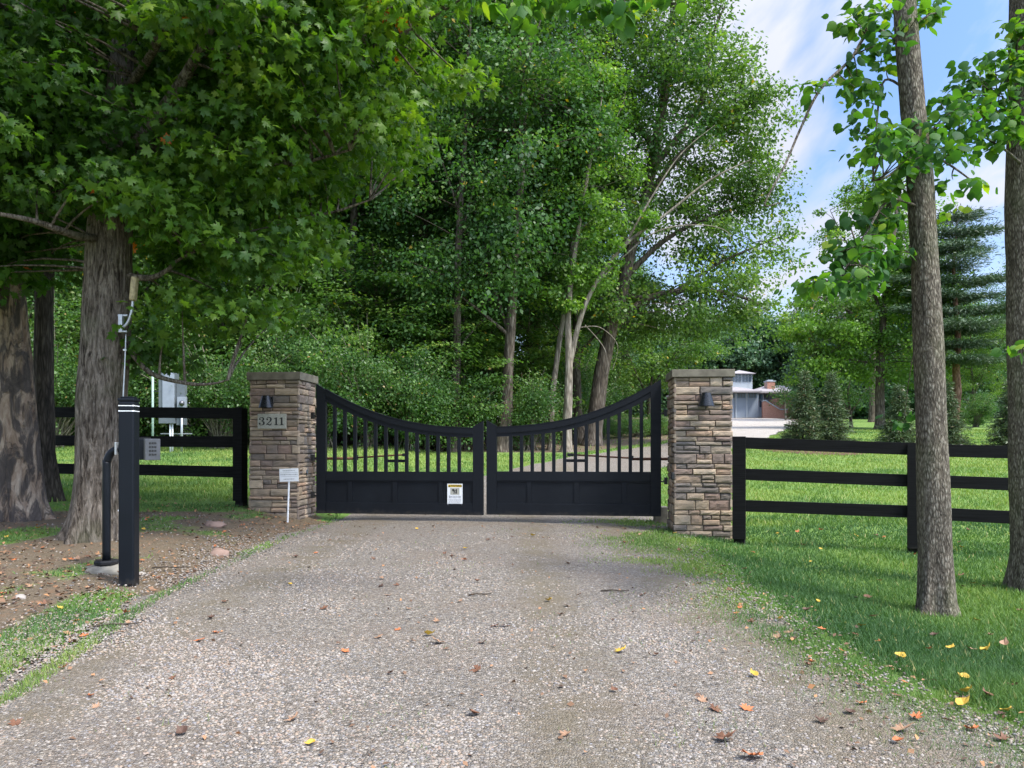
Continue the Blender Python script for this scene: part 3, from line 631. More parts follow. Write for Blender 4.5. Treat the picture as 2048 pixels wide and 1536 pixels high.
digit('3', -.178); digit('2', -.077); digit('1', .027); digit('1', .103)

# ---- text helper
def text_mesh(s, size, mat, ext=.0006, bold=0.0, align='CENTER'):
    cu = bpy.data.curves.new('t', 'FONT'); cu.body = s; cu.size = size; cu.extrude = ext; cu.align_x = align; cu.align_y = 'CENTER'; cu.offset = bold
    ob = bpy.data.objects.new('t', cu); col.objects.link(ob); bpy.context.view_layer.update()
    me = bpy.data.meshes.new_from_object(ob.evaluated_get(bpy.context.evaluated_depsgraph_get())); bpy.data.objects.remove(ob); bpy.data.curves.remove(cu)
    me.materials.clear(); me.materials.append(mat); me.transform(Matrix.Rotation(math.pi/2, 4, 'X')); return me

# ------------------------------------------------------------------ gates
def gate(xh, yh, xm, ym, mirror, z0, label):
    """local x from the hinge side to the meeting stile (mirrored for the right leaf)."""
    Lg = math.hypot(xm-xh, ym-yh)
    d = Vector((xm-xh, ym-yh)); 
    if not mirror: rz = math.atan2(d.y, d.x)
    else: rz = math.atan2(-d.y, -d.x)
    t = empty('driveway_gate', (xh, yh, z0), rz, label, 'gate')
    sgn = -1 if mirror else 1
    def fx(mb):
        if mirror: mb.v = [(-a_, b_, c_) for a_, b_, c_ in mb.v]; mb.f = [q[::-1] for q in mb.f]
        return mb
    k = Lg/2.33; gm = M['gate']
    # upper edge of the swept rail
    sx = [0, .135, .44, .77, 1.11, 1.445, 1.78, 2.12, 2.33]; szz = [1.77, 1.69, 1.537, 1.39, 1.288, 1.222, 1.178, 1.157, 1.152]
    top = lambda s: float(np.interp(s/k, sx, szz))
    xs_ = np.linspace(.135, 2.19, 34)*k
    pf = np.polyfit(np.array(sx[1:])*k, szz[1:], 4); top = lambda s: float(np.polyval(pf, s))
    th = lambda s: .155-.035*(s/(2.19*k))
    fx(MB().prism([(0, 0), (.135*k, 0), (.135*k, 1.69), (0, 1.775)], -.03, .03)).build('hinge_stile', gm, t)
    fx(MB().prism([(2.19*k, 0), (Lg, 0), (Lg, 1.255), (2.19*k, 1.18)], -.03, .03)).build('meeting_stile', gm, t)
    up = [(s, top(s)) for s in xs_]; lo = [(s, top(s)-th(s)) for s in xs_[::-1]]
    mb = MB().prism(up+lo, -.024, .024)
    l1 = [(s, top(s)-.0) for s in xs_]; l2 = [(s, top(s)-.075) for s in xs_[::-1]]
    mb.prism(l1+l2, -.036, -.0243)
    u3 = [(s, top(s)+.012) for s in xs_]; u4 = [(s, top(s)+.0005) for s in xs_[::-1]]
    mb.prism(u3+u4, -.04, .03)
    fx(mb).build('swept_top_rail', gm, t)
    fx(MB().bevbox(.135*k, 2.19*k, -.026, .026, .44, .575, .003).bevbox(.137*k, 2.188*k, -.032, -.0262, .455, .56, .002)).build('middle_rail', gm, t)
    fx(MB().bevbox(.135*k, 2.19*k, -.026, .026, .0, .15, .004)).build('bottom_rail', gm, t)
    mb = MB().box(.135*k, 2.19*k, -.006, .006, .15, .44)
    fx(mb).build('lower_panel', gm, t)
    for a_, b_ in ((.45, .512), (1.08, 1.145), (1.72, 1.775)):
        fx(MB().bevbox(a_*k, b_*k, -.022, .022, .1502, .4398, .002)).build('panel_divider', gm, t)
    fx(MB().box(.1352*k, 2.1898*k, -.0165, -.0062, .1502, .162).box(.1352*k, 2.1898*k, -.0165, -.0062, .428, .4398)).build('panel_moulding', gm, t)
    for i in range(13):
        s = (.256+.1453*i)*k; fx(MB().bevbox(s-.0225, s+.0225, -.0225, .0225, .575, top(s)-th(s)+.012, .003)).build('baluster', gm, t)
    fx(MB().bevbox((.256+.1453*5)*k, (.256+.1453*7)*k, .0232, .045, .70, .738, .003)).build('operator_bracket', gm, t)
    for hz_ in (.45, 1.33) if mirror else (.24, .75, 1.33):
        h = MB().tube([(.01, 0, hz_), (-.02, 0, hz_), (-.045, .0, hz_+.012)], .009, 8).bevbox(-.085, -.04, -.02, .03, hz_-.035, hz_+.055, .004)
        fx(h).build('hinge', M['iron'], t)
    return t
gL = gate(X(634, 10.95), 10.95, X(967, 10.62), 10.62, False, .135, 'left leaf of the black wooden driveway gate, with the warning sign')
gR = gate(X(1322, 10.32), 10.32, X(973.5, 10.6), 10.6, True, .145, 'right leaf of the black wooden driveway gate, beside the right pillar')
# warning sign on the left leaf
t = empty('warning_sign', gL.matrix_basis @ Vector((1.94, -.021, .272)), gL.rotation_euler.z, 'small white warning sign with a yellow header screwed to the left gate leaf', 'sign')
MB().bevbox(-.104, .104, -.004, .0, -.145, .145, .001).build('plate', M['white'], t)
MB().box(-.092, .092, -.0046, -.0042, .098, .134).build('yellow_header', M['yellow'], t)
def put_text(parent, s, size, x, z, y, mat=None, bold=0.0, name='lettering'):
    o_ = link(name, text_mesh(s, size, mat or M['ink'], .0002, bold), parent); o_.location = (x, y, z); return o_
put_text(t, 'WARNING', .032, .018, .116, -.0049, bold=.0012)
MB().prism([(-.088, .103), (-.058, .103), (-.073, .13)], -.0052, -.0047).build('hazard_triangle', M['ink'], t)
mb = MB().box(-.062, .062, -.0046, -.0042, -.002, .088); mb.build('picture_panel', M['plaque'], t)
mb = MB(); mb.prism([(.012, .012), (.028, .012), (.028, .078), (.012, .07)], -.0052, -.0047)
ribbon(mb, [(-.035, .05, .014), (-.018, .055, .016), (-.006, .04, .014)], 0, 0, 1, -.0054, -.0047); ribbon(mb, [(-.012, .045, .01), (-.01, .025, .008), (-.018, .008, .006)], 0, 0, 1, -.0056, -.0047)
ribbon(mb, [(-.006, .045, .008), (.004, .028, .007), (.0, .008, .006)], 0, 0, 1, -.0058, -.0047); ribbon(mb, [(-.018, .072, .006), (-.006, .06, .006), (.01, .055, .006)], 0, 0, 1, -.006, -.0047)
mb.prism([(-.026+.009*math.cos(a_*math.pi/6), .068+.009*math.sin(a_*math.pi/6)) for a_ in range(12)], -.0062, -.0047); mb.build('pictogram', M['ink'], t)
put_text(t, 'Moving Gate Can Cause', .0165, 0, -.022, -.0046, bold=.0003); put_text(t, 'Serious Injury or Death', .0165, 0, -.04, -.0046, bold=.0003)
mb = MB(); rr_ = random.Random(3)
for i in range(8):
    x0 = -.088
    while x0 < .07:
        w_ = rr_.uniform(.008, .03); mb.box(x0, min(x0+w_, .088), -.0045, -.0041, -.064-.0085*i, -.0605-.0085*i); x0 += w_+.005
mb.build('fine_print', M['signgrey'], t)
for sx_ in (-.094, .094): MB().lathe([(.0001, 0), (.004, 0), (.004, .002), (.0001, .003)], 10).build('screw', M['galv'], t).matrix_local = Matrix.Translation((sx_, -.0042, -.135)) @ Matrix.Rotation(math.pi/2, 4, 'X')
# automatic gate opener arms behind each leaf
def arm(label, pts, D):
    a0 = P(pts[0][0], pts[0][1], D[0]); t = empty('gate_opener', a0, 0, label, 'gate opener')
    q = [P(p[0], p[1], D[i])-a0 for i, p in enumerate(pts)]
    MB().tube([q[0], q[1]], .019, 10).build('outer_tube', M['rust'], t, True)
    MB().tube([q[1]+Vector((0, 0, .012)), q[2]+Vector((0, 0, .012))], .012, 10).build('push_rod', M['rust'], t, True)
    MB().bevbox(-.03, .03, -.03, .03, -.02, .045, .004, M=Matrix.Translation(q[1])).build('clevis', M['iron'], t)
    MB().bevbox(-.05, .03, -.02, .02, -.012, .03, .004, M=Matrix.Translation(q[2])).build('end_bracket', M['iron'], t)
arm('rusty opener rod fixed behind the left gate leaf', [(628, 917), (712, 917), (812, 911)], [11.25, 11.2, 10.95])
arm('rusty opener rod fixed behind the right gate leaf', [(1345, 918), (1262, 918), (1142, 911)], [10.4, 10.7, 10.62])
t = empty('concrete_block', (X(1321, 10.75), 10.75, -.02), R5, 'squat concrete block at the foot of the right gate hinge', 'concrete block'); 
MB().bevbox(-.09, .09, -.08, .1, -.05, .26, .012).build('block', M['concrete'], t)
t = empty('sensor_box', P(607, 946, 10.98), math.radians(85), 'small black sensor box on the side of the left stone pillar', 'sensor box')
MB().bevbox(-.06, .05, -.035, .03, -.06, .09, .01).build('housing', M['iron'], t); MB().lathe([(.001, 0), (.03, 0), (.03, .02), (.001, .022)], 16).build('lens', M['glass'], t).matrix_local = Matrix.Translation((0, -.036, .02)) @ Matrix.Rotation(math.pi/2, 4, 'X')
t = empty('sensor_box', P(1347, 952, 9.58), 0, 'small black round sensor on the edge of the right stone pillar', 'sensor box')
MB().bevbox(-.03, .01, -.03, .02, -.045, .045, .012).build('housing', M['iron'], t)

# small white stake sign
D = 10.3; t = empty('stake_sign', (X(575, D), D, G(X(575, D), D)), math.radians(-3), 'small white sign on a thin white stake in front of the left pillar', 'sign')
zb = t.location.z
MB().tube([(0, 0, -.05), (.022, 0, Z(950, D)-zb)], .012, 8).build('stake', M['white'], t)
Mx = Matrix.Translation((.025, -.016, Z(950, D)-zb)) @ Matrix.Rotation(math.radians(-2), 4, 'Y')
MB().bevbox(-.125, .125, -.003, .003, -.084, .084, .002, M=Mx).build('sign_board', M['white'], t)
mb = MB()
for zz_ in (.03, -.018): mb.box(-.115, .115, -.0042, -.0034, zz_-.0018, zz_+.0018, M=Mx)
rr_ = random.Random(5)
for zz_, hh, xa, xb in ((.058, .009, -.08, .08), (.006, .012, -.112, .112), (-.052, .011, -.07, .07)):
    x0 = xa
    while x0 < xb: w_ = rr_.uniform(.006, .02); mb.box(x0, min(x0+w_, xb), -.0042, -.0034, zz_-hh/2, zz_+hh/2, M=Mx); x0 += w_+.005
mb.build('print', M['signgrey'], t)

# ------------------------------------------------------------------ fences
def fence(name, posts, rails, label, thick=.035):
    a0 = posts[0]; t = empty(name, (a0[0], a0[1], a0[2]), 0, label, 'fence'); o0 = Vector((a0[0], a0[1], a0[2]))
    for k, (x, y, zb, zt, ang) in enumerate(posts):
        Mx = Matrix.Translation(Vector((x, y, zb))-o0) @ Matrix.Rotation(ang, 4, 'Z')
        MB().bevbox(-.06, .06, -.05, .07, -.2, zt-zb-.01, .004, M=Mx).build('post', M['fence'], t)
        MB().bevbox(-.072, .075, -.088+.0, -.0525, .07, zt-zb, .003, M=Mx).build('face_board', M['fence'], t)
    rs = random.Random(8)
    for (xa, ya, za, xb, yb, zb_, h) in rails:
        za += rs.uniform(-.006, .004); zb_ += rs.uniform(-.006, .004)
        A_ = Vector((xa, ya, za)); B_ = Vector((xb, yb, zb_)); d = B_-A_; l = d.length
        ang = math.atan2(d.y, d.x); pit = math.atan2(d.z, math.hypot(d.x, d.y))
        Mx = Matrix.Translation(A_-o0) @ Matrix.Rotation(ang, 4, 'Z') @ Matrix.Rotation(-pit, 4, 'Y')
        MB().bevbox(0, l, -.03, .012, -h, 0, .003, M=Mx).build('rail', M['fence'], t)
# left fence
ax, ay = X(482, 11.1), 11.1; bx_, by_ = X(-40, 12.5), 12.5
f = lambda s: (ax+(bx_-ax)*s, ay+(by_-ay)*s)
aL = math.atan2(ay-by_, ax-bx_)
posts = []
for s in (0, .42, .86, 1.3):
    x, y = f(s); posts.append((x, y, G(x, y), Z(815, 11.1) if s == 0 else Z(816, 11.1)+.03*s, aL))
rails = []
for za, zb_ in ((Z(815, 11.1), Z(812, 12.3)), (Z(873, 11.1), Z(869, 12.3)), (Z(932.5, 11.1), Z(924, 12.5))):
    for s0, s1 in ((0, .42), (.42, .86), (.86, 1.3)):
        x0, y0 = f(s0); x1, y1 = f(s1); e = .02
        rails.append((x0-(0.05 if s0 == 0 else 0), y0+.02, za+(zb_-za)*s0, x1+.004, y1+.02, za+(zb_-za)*s1, .155))
fence('rail_fence', posts, rails, 'black three rail board fence left of the stone pillar, behind the big maple')
# right fence
p1 = (X(1479, 9.15), 9.15); p2 = (X(1828, 8.5), 8.5); dx, dy_ = p2[0]-p1[0], p2[1]-p1[1]; p3 = (p2[0]+dx*1.15, p2[1]+dy_*1.15); p4 = (p3[0]+dx*1.1, p3[1]+dy_*1.1)
aR = math.atan2(dy_, dx)
zt1, zt2, zt3, zt4 = Z(873, 9.15), Z(885.5, 8.5), Z(885.5, 8.5)-.06, Z(885.5, 8.5)-.1
posts = [(p1[0], p1[1], G(*p1), zt1, aR), (p2[0], p2[1], G(*p2)-.02, zt2, aR), (p3[0], p3[1], G(*p3)-.03, zt3, aR), (p4[0], p4[1], G(*p4)-.03, zt4, aR)]
rails = []
for a_, b_ in ((zt1-.001, zt2-.006), (Z(937, 9.15), Z(948.5, 8.5)), (Z(998.5, 9.15), Z(1011.5, 8.5))):
    rails.append((p1[0]-.05, p1[1]-.012, a_, p2[0]-.003, p2[1]-.012, b_, .13))
    rails.append((p2[0]+.003, p2[1]-.012, b_-.001, p3[0]-.003, p3[1]-.012, b_-.055, .13))
    rails.append((p3[0]+.003, p3[1]-.012, b_-.056, p4[0], p4[1]-.012, b_-.1, .13))
fence('rail_fence', posts, rails, 'black three rail board fence on the lawn to the right of the drive')

# ------------------------------------------------------------------ keypad post
D = 5.9; xb_ = X(258, D); zb = G(xb_, D)
t = empty('bollard_post', (xb_, D, zb), math.radians(4), 'tall square dark post with two white bands near its top', 'bollard')
H = Z(803, D)-zb
MB().bevbox(-.056, .056, -.056, .056, -.1, H, .012).build('post_sleeve', M['bollard'], t)
MB().bevbox(-.06, .06, -.06, .06, H, H+.022, .006).bevbox(-.045, .045, -.045, .045, H+.022, H+.035, .006).build('cap', M['bollard'], t)
for zz_ in (Z(814.5, D), Z(825, D)): MB().bevbox(-.0575, .0575, -.0575, .0575, zz_-zb, zz_-zb+.018, .012).build('white_band', M['stripe'], t)
D2 = 6.35; xk = X(213, D2); zk = G(xk, D2)+.05
t = empty('keypad_stand', (xk, D2, zk), 0, 'dark gooseneck pedestal with a steel faced keypad behind the banded post', 'keypad')
MB().lathe([(.001, 0), (.085, 0), (.095, .008), (.095, .026), (.088, .034), (.001, .034)], 8).build('base_plate', M['bollard'], t)
zt_ = Z(897, D2)-zk; path = [(0, 0, .02), (0, 0, zt_-.17), (.006, 0, zt_-.1), (.03, 0, zt_-.045), (.07, 0, zt_-.012), (.12, 0, zt_), (.3, 0, zt_)]
path = [tuple(p) for p in smooth(path, 6)]
MB().tube(path, .031, 12).build('gooseneck_tube', M['bollard'], t, True)
MB().bevbox(.085, .1, -.045, .045, zt_-.05, zt_+.05, .003).build('collar', M['galv'], t)
kp = empty('keypad_box', (.235, -.02, zt_), math.radians(-38)); kp.parent = t
bpy.data.objects.remove(kp)
Mx = Matrix.Translation((.33, -.02, zt_-.012)) @ Matrix.Rotation(math.radians(-38), 4, 'Z')
k = MB().bevbox(-.15, .05, -.06, .06, -.08, .085, .006, M=Matrix.Translation((.31, 0, zt_-.01))).build('keypad_housing', M['bollard'], t)
Mx = Matrix.Translation((.385, -.045, zt_-.01)) @ Matrix.Rotation(math.radians(-36), 4, 'Z')
kf = MB().bevbox(-.012, .016, -.065, .06, -.082, .087, .004, M=Mx).build('steel_face', M['steel'], t)
mb = MB()
for i in range(4):
    for j in range(3): mb.bevbox(.016, .02, -.035+.022*j, -.02+.022*j, -.045+.03*i, -.03+.03*i, .001, M=Mx)
mb.build('key_buttons', M['iron'], kf)
MB().bevbox(.27, .34, -.03, .03, zt_+.075, zt_+.087, .003).build('top_latch', M['iron'], t)
# slab under it
def rockmesh(name, rx, ry, rz_, seed, mat, sub=3):
    import bmesh
    bm = bmesh.new(); bmesh.ops.create_icosphere(bm, subdivisions=sub, radius=1)
    for v in bm.verts:
        n_ = mnoise.noise(v.co*1.3+Vector((seed, 0, 0)))*.35+mnoise.noise(v.co*3.5+Vector((0, seed, 0)))*.12
        v.co *= 1+n_; v.co = Vector((v.co.x*rx, v.co.y*ry, v.co.z*rz_))
    me = bpy.data.meshes.new(name); bm.to_mesh(me); bm.free(); me.materials.append(mat); me.polygons.foreach_set('use_smooth', [True]*len(me.polygons)); return me
def rock(x, y, rx, ry, rz_, seed, mat, label, name='rock', cat='rock', up=.2):
    o_ = link(name, rockmesh(name, rx, ry, rz_, seed, mat)); o_.location = (x, y, G(x, y)+rz_*up); return tag(o_, label, cat)
rock(xk+.02, D2, .2, .16, .055, 3, M['concrete'], 'flat weathered stone slab under the keypad pedestal', 'stone_slab', 'stone slab', 0)
rock(X(438, 7.5), 7.5, .10, .07, .055, 9, M['pinkrock'], 'pinkish fieldstone on the leaf litter left of the drive')
rock(X(428, 9.0), 9.0, .13, .09, .05, 12, M['pinkrock'], 'low brown fieldstone lying before the left rail fence')
rock(X(92, 5.6), 5.3, .04, .03, .025, 15, M['rock'], 'small pale stone on the left verge near the bottom edge')
rock(X(70, 4.9), 6.3, .035, .03, .02, 19, M['rock'], 'small pale stone beside the rotten trunk on the left verge')
rock(X(1922, 27), 27, .42, .3, .17, 22, M['rock'], 'broad pale boulder in the mulch bed beyond the right fence', 'boulder', 'boulder')

# ------------------------------------------------------------------ trees: generator
def trunk_noise(seed, amp, kv=3.0, ridges=9):
    r = np.random.default_rng(seed); ph = r.random((12, 2))*6.28
    def d(th, path):
        z = path[:, 2][:, None]; o_ = np.ones((len(path), len(th)))
        for i in range(4): o_ += amp*.5*np.sin((i+2)*th[None]+ph[i, 0]+z*(.6+.4*i))/(1+i*.6)
        for i in range(5):
            kk = ridges+i*4; o_ += amp*.42*np.abs(np.sin(kk/2*th[None]+ph[5+i, 0]+np.sin(z*kv*(.6+.3*i)+ph[5+i, 1])*.9))-amp*.2
        return o_
    return d
def bez(p0, p1, p2, n=8):
    t_ = np.linspace(0, 1, n)[:, None]; return (1-t_)**2*p0+2*t_*(1-t_)*p1+t_*t_*p2
LEAF4 = ([(0, 0, 0), (.34, .45, .08), (0, 1, -.1), (-.34, .45, .08)], [(0, 1, 2, 3)])
MAPLE_O = [(0, .05), (.38, -.04), (.27, .2), (.60, .28), (.48, .42), (.6, .62), (.23, .5), (.25, .74), (.12, .72), (0, 1.04)]
mo = MAPLE_O+[(-a_, b_) for a_, b_ in MAPLE_O[-2:0:-1]]
MAPLE = ([(0, .36, .03)]+[(a_*.95, b_, -.22*abs(a_)-.18*b_*b_) for a_, b_ in mo], [(0, i+1, (i+1) % len(mo)+1) for i in range(len(mo))])
lo_ = [(0, 0), (.3, .1), (.45, .38), (.36, .68), (.15, .88), (0, 1.08)]; lo_ = lo_+[(-a_, b_) for a_, b_ in lo_[-2:0:-1]]
BROAD = ([(0, .45, .04)]+[(a_, b_, -.12*abs(a_)-.22*b_*b_) for a_, b_ in lo_], [(0, i+1, (i+1) % len(lo_)+1) for i in range(len(lo_))])
def leaf_cloud(C, out_, sizes, r, up=.5, outw=.5, rand=.8, droop=.5):
    n = len(C); nrm = np.array([0, 0, up])[None]+out_*outw+r.normal(size=(n, 3))*rand
    fwd = out_*.8+np.array([0, 0, -droop])[None]+r.normal(size=(n, 3))*.6
    return frames(nrm, fwd)
def crown(name, centres, tints, cr, per, size, mat, seed, tmpl=LEAF4, origin=(0, 0, 0), flat=.5, up=.5, droop=.5, accent=0.004, rand=.8):
    r = np.random.default_rng(seed); n = len(centres)*per
    ci = np.repeat(np.arange(len(centres)), per)
    rad = np.broadcast_to(np.asarray(cr), (len(centres),))[ci]
    off = r.normal(size=(n, 3)); off /= np.linalg.norm(off, axis=1)[:, None]; off *= (r.random(n)**.45)[:, None]
    off[:, 2] *= flat
    # irregular lumps
    C = centres[ci]+off*rad[:, None]*(1+.35*r.normal(size=(n, 1))*.5)
    o_ = off+(centres[ci]-np.asarray(origin)[None])*.12; o_ /= np.linalg.norm(o_, axis=1)[:, None]+1e-6
    S = size*(.5+.8*r.random(n)); T = np.clip(tints[ci]*.55+.45*r.random(n), 0, .94)
    T[r.random(n) < accent] = 1.0
    return scatter_mesh(name, C, leaf_cloud(C, o_, S, r, up, .5, rand, droop), S, tmpl[0], tmpl[1], T, mat)
def ell_sample(r, ells, n, bias=2.2, zmin=None):
    vol = np.array([e[3]*e[4]*e[5] for e in ells])**.75; ei = r.choice(len(ells), n, p=vol/vol.sum())
    d = r.normal(size=(n, 3)); d /= np.linalg.norm(d, axis=1)[:, None]; d *= (r.random(n)**(1/bias))[:, None]
    E = np.array(ells)[ei]; C = E[:, :3]+d*E[:, 3:6]
    if zmin is not None: C[:, 2] = np.maximum(C[:, 2], zmin+r.random(n)*.5)
    return C
def tree_meshes(name, seed, H, r0, ells, nclu, per, size, cr, barkm, leafm, lean=(0, 0), limbs=12, first=.3, seg=10, bias=2.4, accent=.004, flat=.5, fork=None, tmpl=LEAF4, path=None, flare=1.5, limb_r=.45):
    r = np.random.default_rng(seed)
    if path is None:
        zs = np.linspace(0, H*.9, 14); wob = np.cumsum(r.normal(size=(14, 2)), axis=0)*.012*H/6
        path = np.stack([lean[0]*(zs/H)+wob[:, 0]-wob[0, 0], lean[1]*(zs/H)+wob[:, 1]-wob[0, 1], zs], 1)
    path = np.array(path, float); zs = path[:, 2]; Ht = zs[-1]
    rad = r0*(1-.85*(zs/Ht))*(1+(flare-1)*np.exp(-zs/(.9*r0*2)))
    pz = np.sort(np.concatenate([zs, zs[0]+np.array([-.25, .1, .25, .5])])); pp = np.stack([np.interp(pz, zs, path[:, 0]), np.interp(pz, zs, path[:, 1]), pz], 1)
    rr = np.interp(pz, zs, rad)*1.0; rr = np.where(pz < .5, np.interp(pz, zs, r0*(1-.85*(zs/Ht)))*(1+(flare-1)*np.exp(-np.maximum(pz, 0)/(1.2*r0))), rr)
    mb = MB(); v, f_ = tube_np(pp, rr, seg, True, trunk_noise(seed, .09)); mb.add(v.tolist(), f_)
    C = ell_sample(r, ells, nclu, bias)
    pts = []
    prad = []
    for i in range(limbs):
        tgt = C[r.integers(nclu)]; zb_ = min(max(H*first, tgt[2]-abs(r.normal())*H*.18-.6*math.hypot(tgt[0]-np.interp(tgt[2], zs, path[:, 0]), tgt[1])), Ht*.95)
        p0 = np.array([np.interp(zb_, zs, path[:, 0]), np.interp(zb_, zs, path[:, 1]), zb_])
        mid = p0*.5+tgt*.5+np.array([0, 0, .12*H*(1 if tgt[2] > zb_ else .3)])*.5+r.normal(size=3)*.03*H
        b_ = bez(p0, mid, tgt, 9); rb = np.interp(zb_, zs, rad)*limb_r; rads = np.linspace(max(rb, .03), .012, 9)
        v, f_ = tube_np(b_, rads, 6, False); mb.add(v.tolist(), f_); pts.append(b_); prad.append(rads)
    pts = np.concatenate(pts+[path[len(path)//3:]]); 
    step = max(1, nclu//90)
    for c in C[::step]:
        k = np.argmin(((pts-c)**2).sum(1)+np.maximum(pts[:, 2]-c[2], 0)*3); p0 = pts[k]
        if np.linalg.norm(c-p0) < .2: continue
        b_ = bez(p0, (p0+c)/2+r.normal(size=3)*.06*np.linalg.norm(c-p0)+np.array([0, 0, .1*np.linalg.norm(c-p0)]), c, 5); v, f_ = tube_np(b_, np.linspace(.022, .006, 5)*(H/14)**.5, 4, False); mb.add(v.tolist(), f_)
    tm = mb.mesh(name+'_trunk', barkm, True)
    cm = crown(name+'_crown', C, r.random(nclu), cr*(.6+.8*r.random(nclu)), per, size, leafm, seed+1, tmpl, path[len(path)//2], flat, accent=accent)
    return tm, cm
def put_tree(tm, cm, x, y, label, name='tree', rz=0.0, s=1.0, group=None, sz=None, cat='tree'):
    t = empty(name, (x, y, G(x, y)), rz, label, cat, group); t.scale = (s, s, sz or s)
    a_ = link('trunk', tm, t); b_ = link('crown', cm, t); return t

# ---- woodland prototypes
WP = []
for k, (H, r0, rx, cz, rz_, nclu, per, first, lm) in enumerate([
        (21, .26, 4.2, 12.5, 8.5, 210, 120, .26, 'wood'), (19, .2, 3.6, 11, 8.0, 170, 120, .2, 'deep'),
        (23, .30, 4.6, 14, 9.0, 230, 125, .3, 'oak'), (17, .2, 3.4, 9.0, 7.2, 160, 120, .15, 'fresh')]):
    per = int(per*1.95); rr_ = np.random.default_rng(100+k)
    ells = [(0, 0, cz, rx, rx, rz_)]+[(rr_.normal()*rx*.6, rr_.normal()*rx*.6, cz+rr_.normal()*rz_*.5, rx*.55, rx*.55, rz_*.33) for _ in range(4)]
    WP.append(tree_meshes('wood_tree', 200+k, H, r0, ells, nclu, per, .155, 1.2, M['bark_wood'], M[lm], (rr_.normal()*.8, rr_.normal()*.8), 13, first, bias=2.0, accent=.004))
def spray_tree(seed, H, R_, nclu, leaf, lm):
    r = np.random.default_rng(seed); C = ell_sample(r, [(0, 0, H*.55, R_, R_, H*.45)], nclu, 1.6); mb = MB()
    path = np.array([(0, 0, -.2), (.1, 0, H*.3), (-.05, .1, H*.6), (0, 0, H*.9)]); q = np.array(smooth(path, 6)); v, f_ = tube_np(q, np.linspace(.09, .02, len(q)), 8); mb.add(v.tolist(), f_)
    for c in C[::2]:
        k = np.argmin(((q-c)**2).sum(1)+np.maximum(q[:, 2]-c[2]+.3, 0)*3); b_ = bez(q[k], (q[k]+c)/2+np.array([0, 0, .25]), c, 6); v, f_ = tube_np(b_, np.linspace(.02, .005, 6), 4, False); mb.add(v.tolist(), f_)
    return mb.mesh('spray_trunk', M['bark_wood'], True), crown('spray_crown', C, r.random(nclu), .75*(.6+.8*r.random(nclu)), 75, leaf, M[lm], seed+1, LEAF4, (0, 0, H*.5), .16, up=1.5, droop=.35, accent=.003, rand=.45)
SPR = [spray_tree(350, 7.5, 2.4, 120, .15, 'wood'), spray_tree(355, 6.0, 2.0, 95, .14, 'wood')]
BP = []
for k, (R_, H_) in enumerate([(1.7, 2.6), (2.1, 3.3), (1.5, 2.1)]):
    rr_ = np.random.default_rng(300+k); ells = [(0, 0, H_*.5, R_, R_, H_*.52)]+[(rr_.normal()*R_*.5, rr_.normal()*R_*.5, H_*(.5+.25*rr_.random()), R_*.5, R_*.5, H_*.35) for _ in range(4)]
    r = np.random.default_rng(310+k); C = ell_sample(r, ells, 110, 1.3, .1); C[:, 2] *= 1+.35*(r.random(110)-.4); mb = MB()
    for c in C[::2]:
        b0 = np.array([r.normal()*.12, r.normal()*.12, -.05]); v, f_ = tube_np(bez(b0, np.array([c[0]*.35, c[1]*.35, c[2]*.8]), c*1.18, 7), np.linspace(.022, .006, 7), 4, False); mb.add(v.tolist(), f_)
    BP.append((mb.mesh('bush_stems', M['twig'], True), crown('bush_crown', C, r.random(110), .5*(.5+1.0*r.random(110)), 150, .08, M['bush'], 320+k, LEAF4, (0, 0, H_*.3), .7, accent=.01)))
def bush(k, x, y, s, rz, label, group=None, name='bush', sz=None, cat='bush'):
    t = empty(name, (x, y, G(x, y)), rz, label, cat, group); t.scale = (s, s, sz or s); link('stems', BP[k][0], t); link('crown', BP[k][1], t); return t

ONES = ['first', 'second', 'third', 'fourth', 'fifth', 'sixth', 'seventh', 'eighth', 'ninth', 'tenth', 'eleventh', 'twelfth', 'thirteenth', 'fourteenth', 'fifteenth', 'sixteenth', 'seventeenth', 'eighteenth', 'nineteenth', 'twentieth']
ORD = ONES+['twenty '+k for k in ONES[:9]]+['thirtieth']+['thirty '+k for k in ONES[:9]]
wg = 'tall leafy trees of the wood behind the gate'
front = [  # px, D, proto, scale, rz, label
    (60, 27, 1, .95, .3, 'leafy woodland tree seen between the two dark trunks at the far left'),
    (250, 29, 3, 1.0, 1.2, 'leafy woodland tree rising behind the big maple trunk'),
    (400, 31, 0, .9, 2.2, 'leafy woodland tree rising behind the grey electrical cabinet'),
    (520, 27.5, 3, .95, 3.4, 'dense low branched tree rising right behind the left stone pillar'),
    (693, 28, 1, 1.0, 4.4, 'slender woodland tree behind the highest part of the left gate leaf'),
    (830, 29.5, 0, 1.0, 5.2, 'bushy woodland tree behind the middle of the left gate leaf'),
    (975, 31, 2, 1.0, .9, 'tall forked tree with a thick dark trunk behind the meeting point of the gate leaves'),
    (1003, 26.3, 1, 1.0, 2.8, 'straight grey trunked tree just right of the meeting point of the gate leaves'),
    (905, 26.2, 1, .85, 2.0, 'slim woodland tree behind the last balusters of the left gate leaf'),
    (1160, 31, 1, .9, 5.0, 'slim dark trunked tree between the pale forked trunk and the leaning oak'),
    (1062, 32, 1, .9, 3.7, 'slim dark trunked tree just left of the pale trunks'),
]
for i, (px, D, k, s, rz, lab) in enumerate(front):
    put_tree(*WP[k], X(px, D), D, lab, 'woodland_tree', rz, s, wg)
rr_ = random.Random(11)
back = sorted((px, D) for D, row in ((37, [-80, 130, 330, 480, 610, 760, 890, 1050, 1120]), (45, [-160, 40, 200, 420, 560, 700, 840, 960, 1075, 1160]), (56, [-220, -40, 120, 300, 480, 660, 820, 980, 1130, 1220])) for px in row)
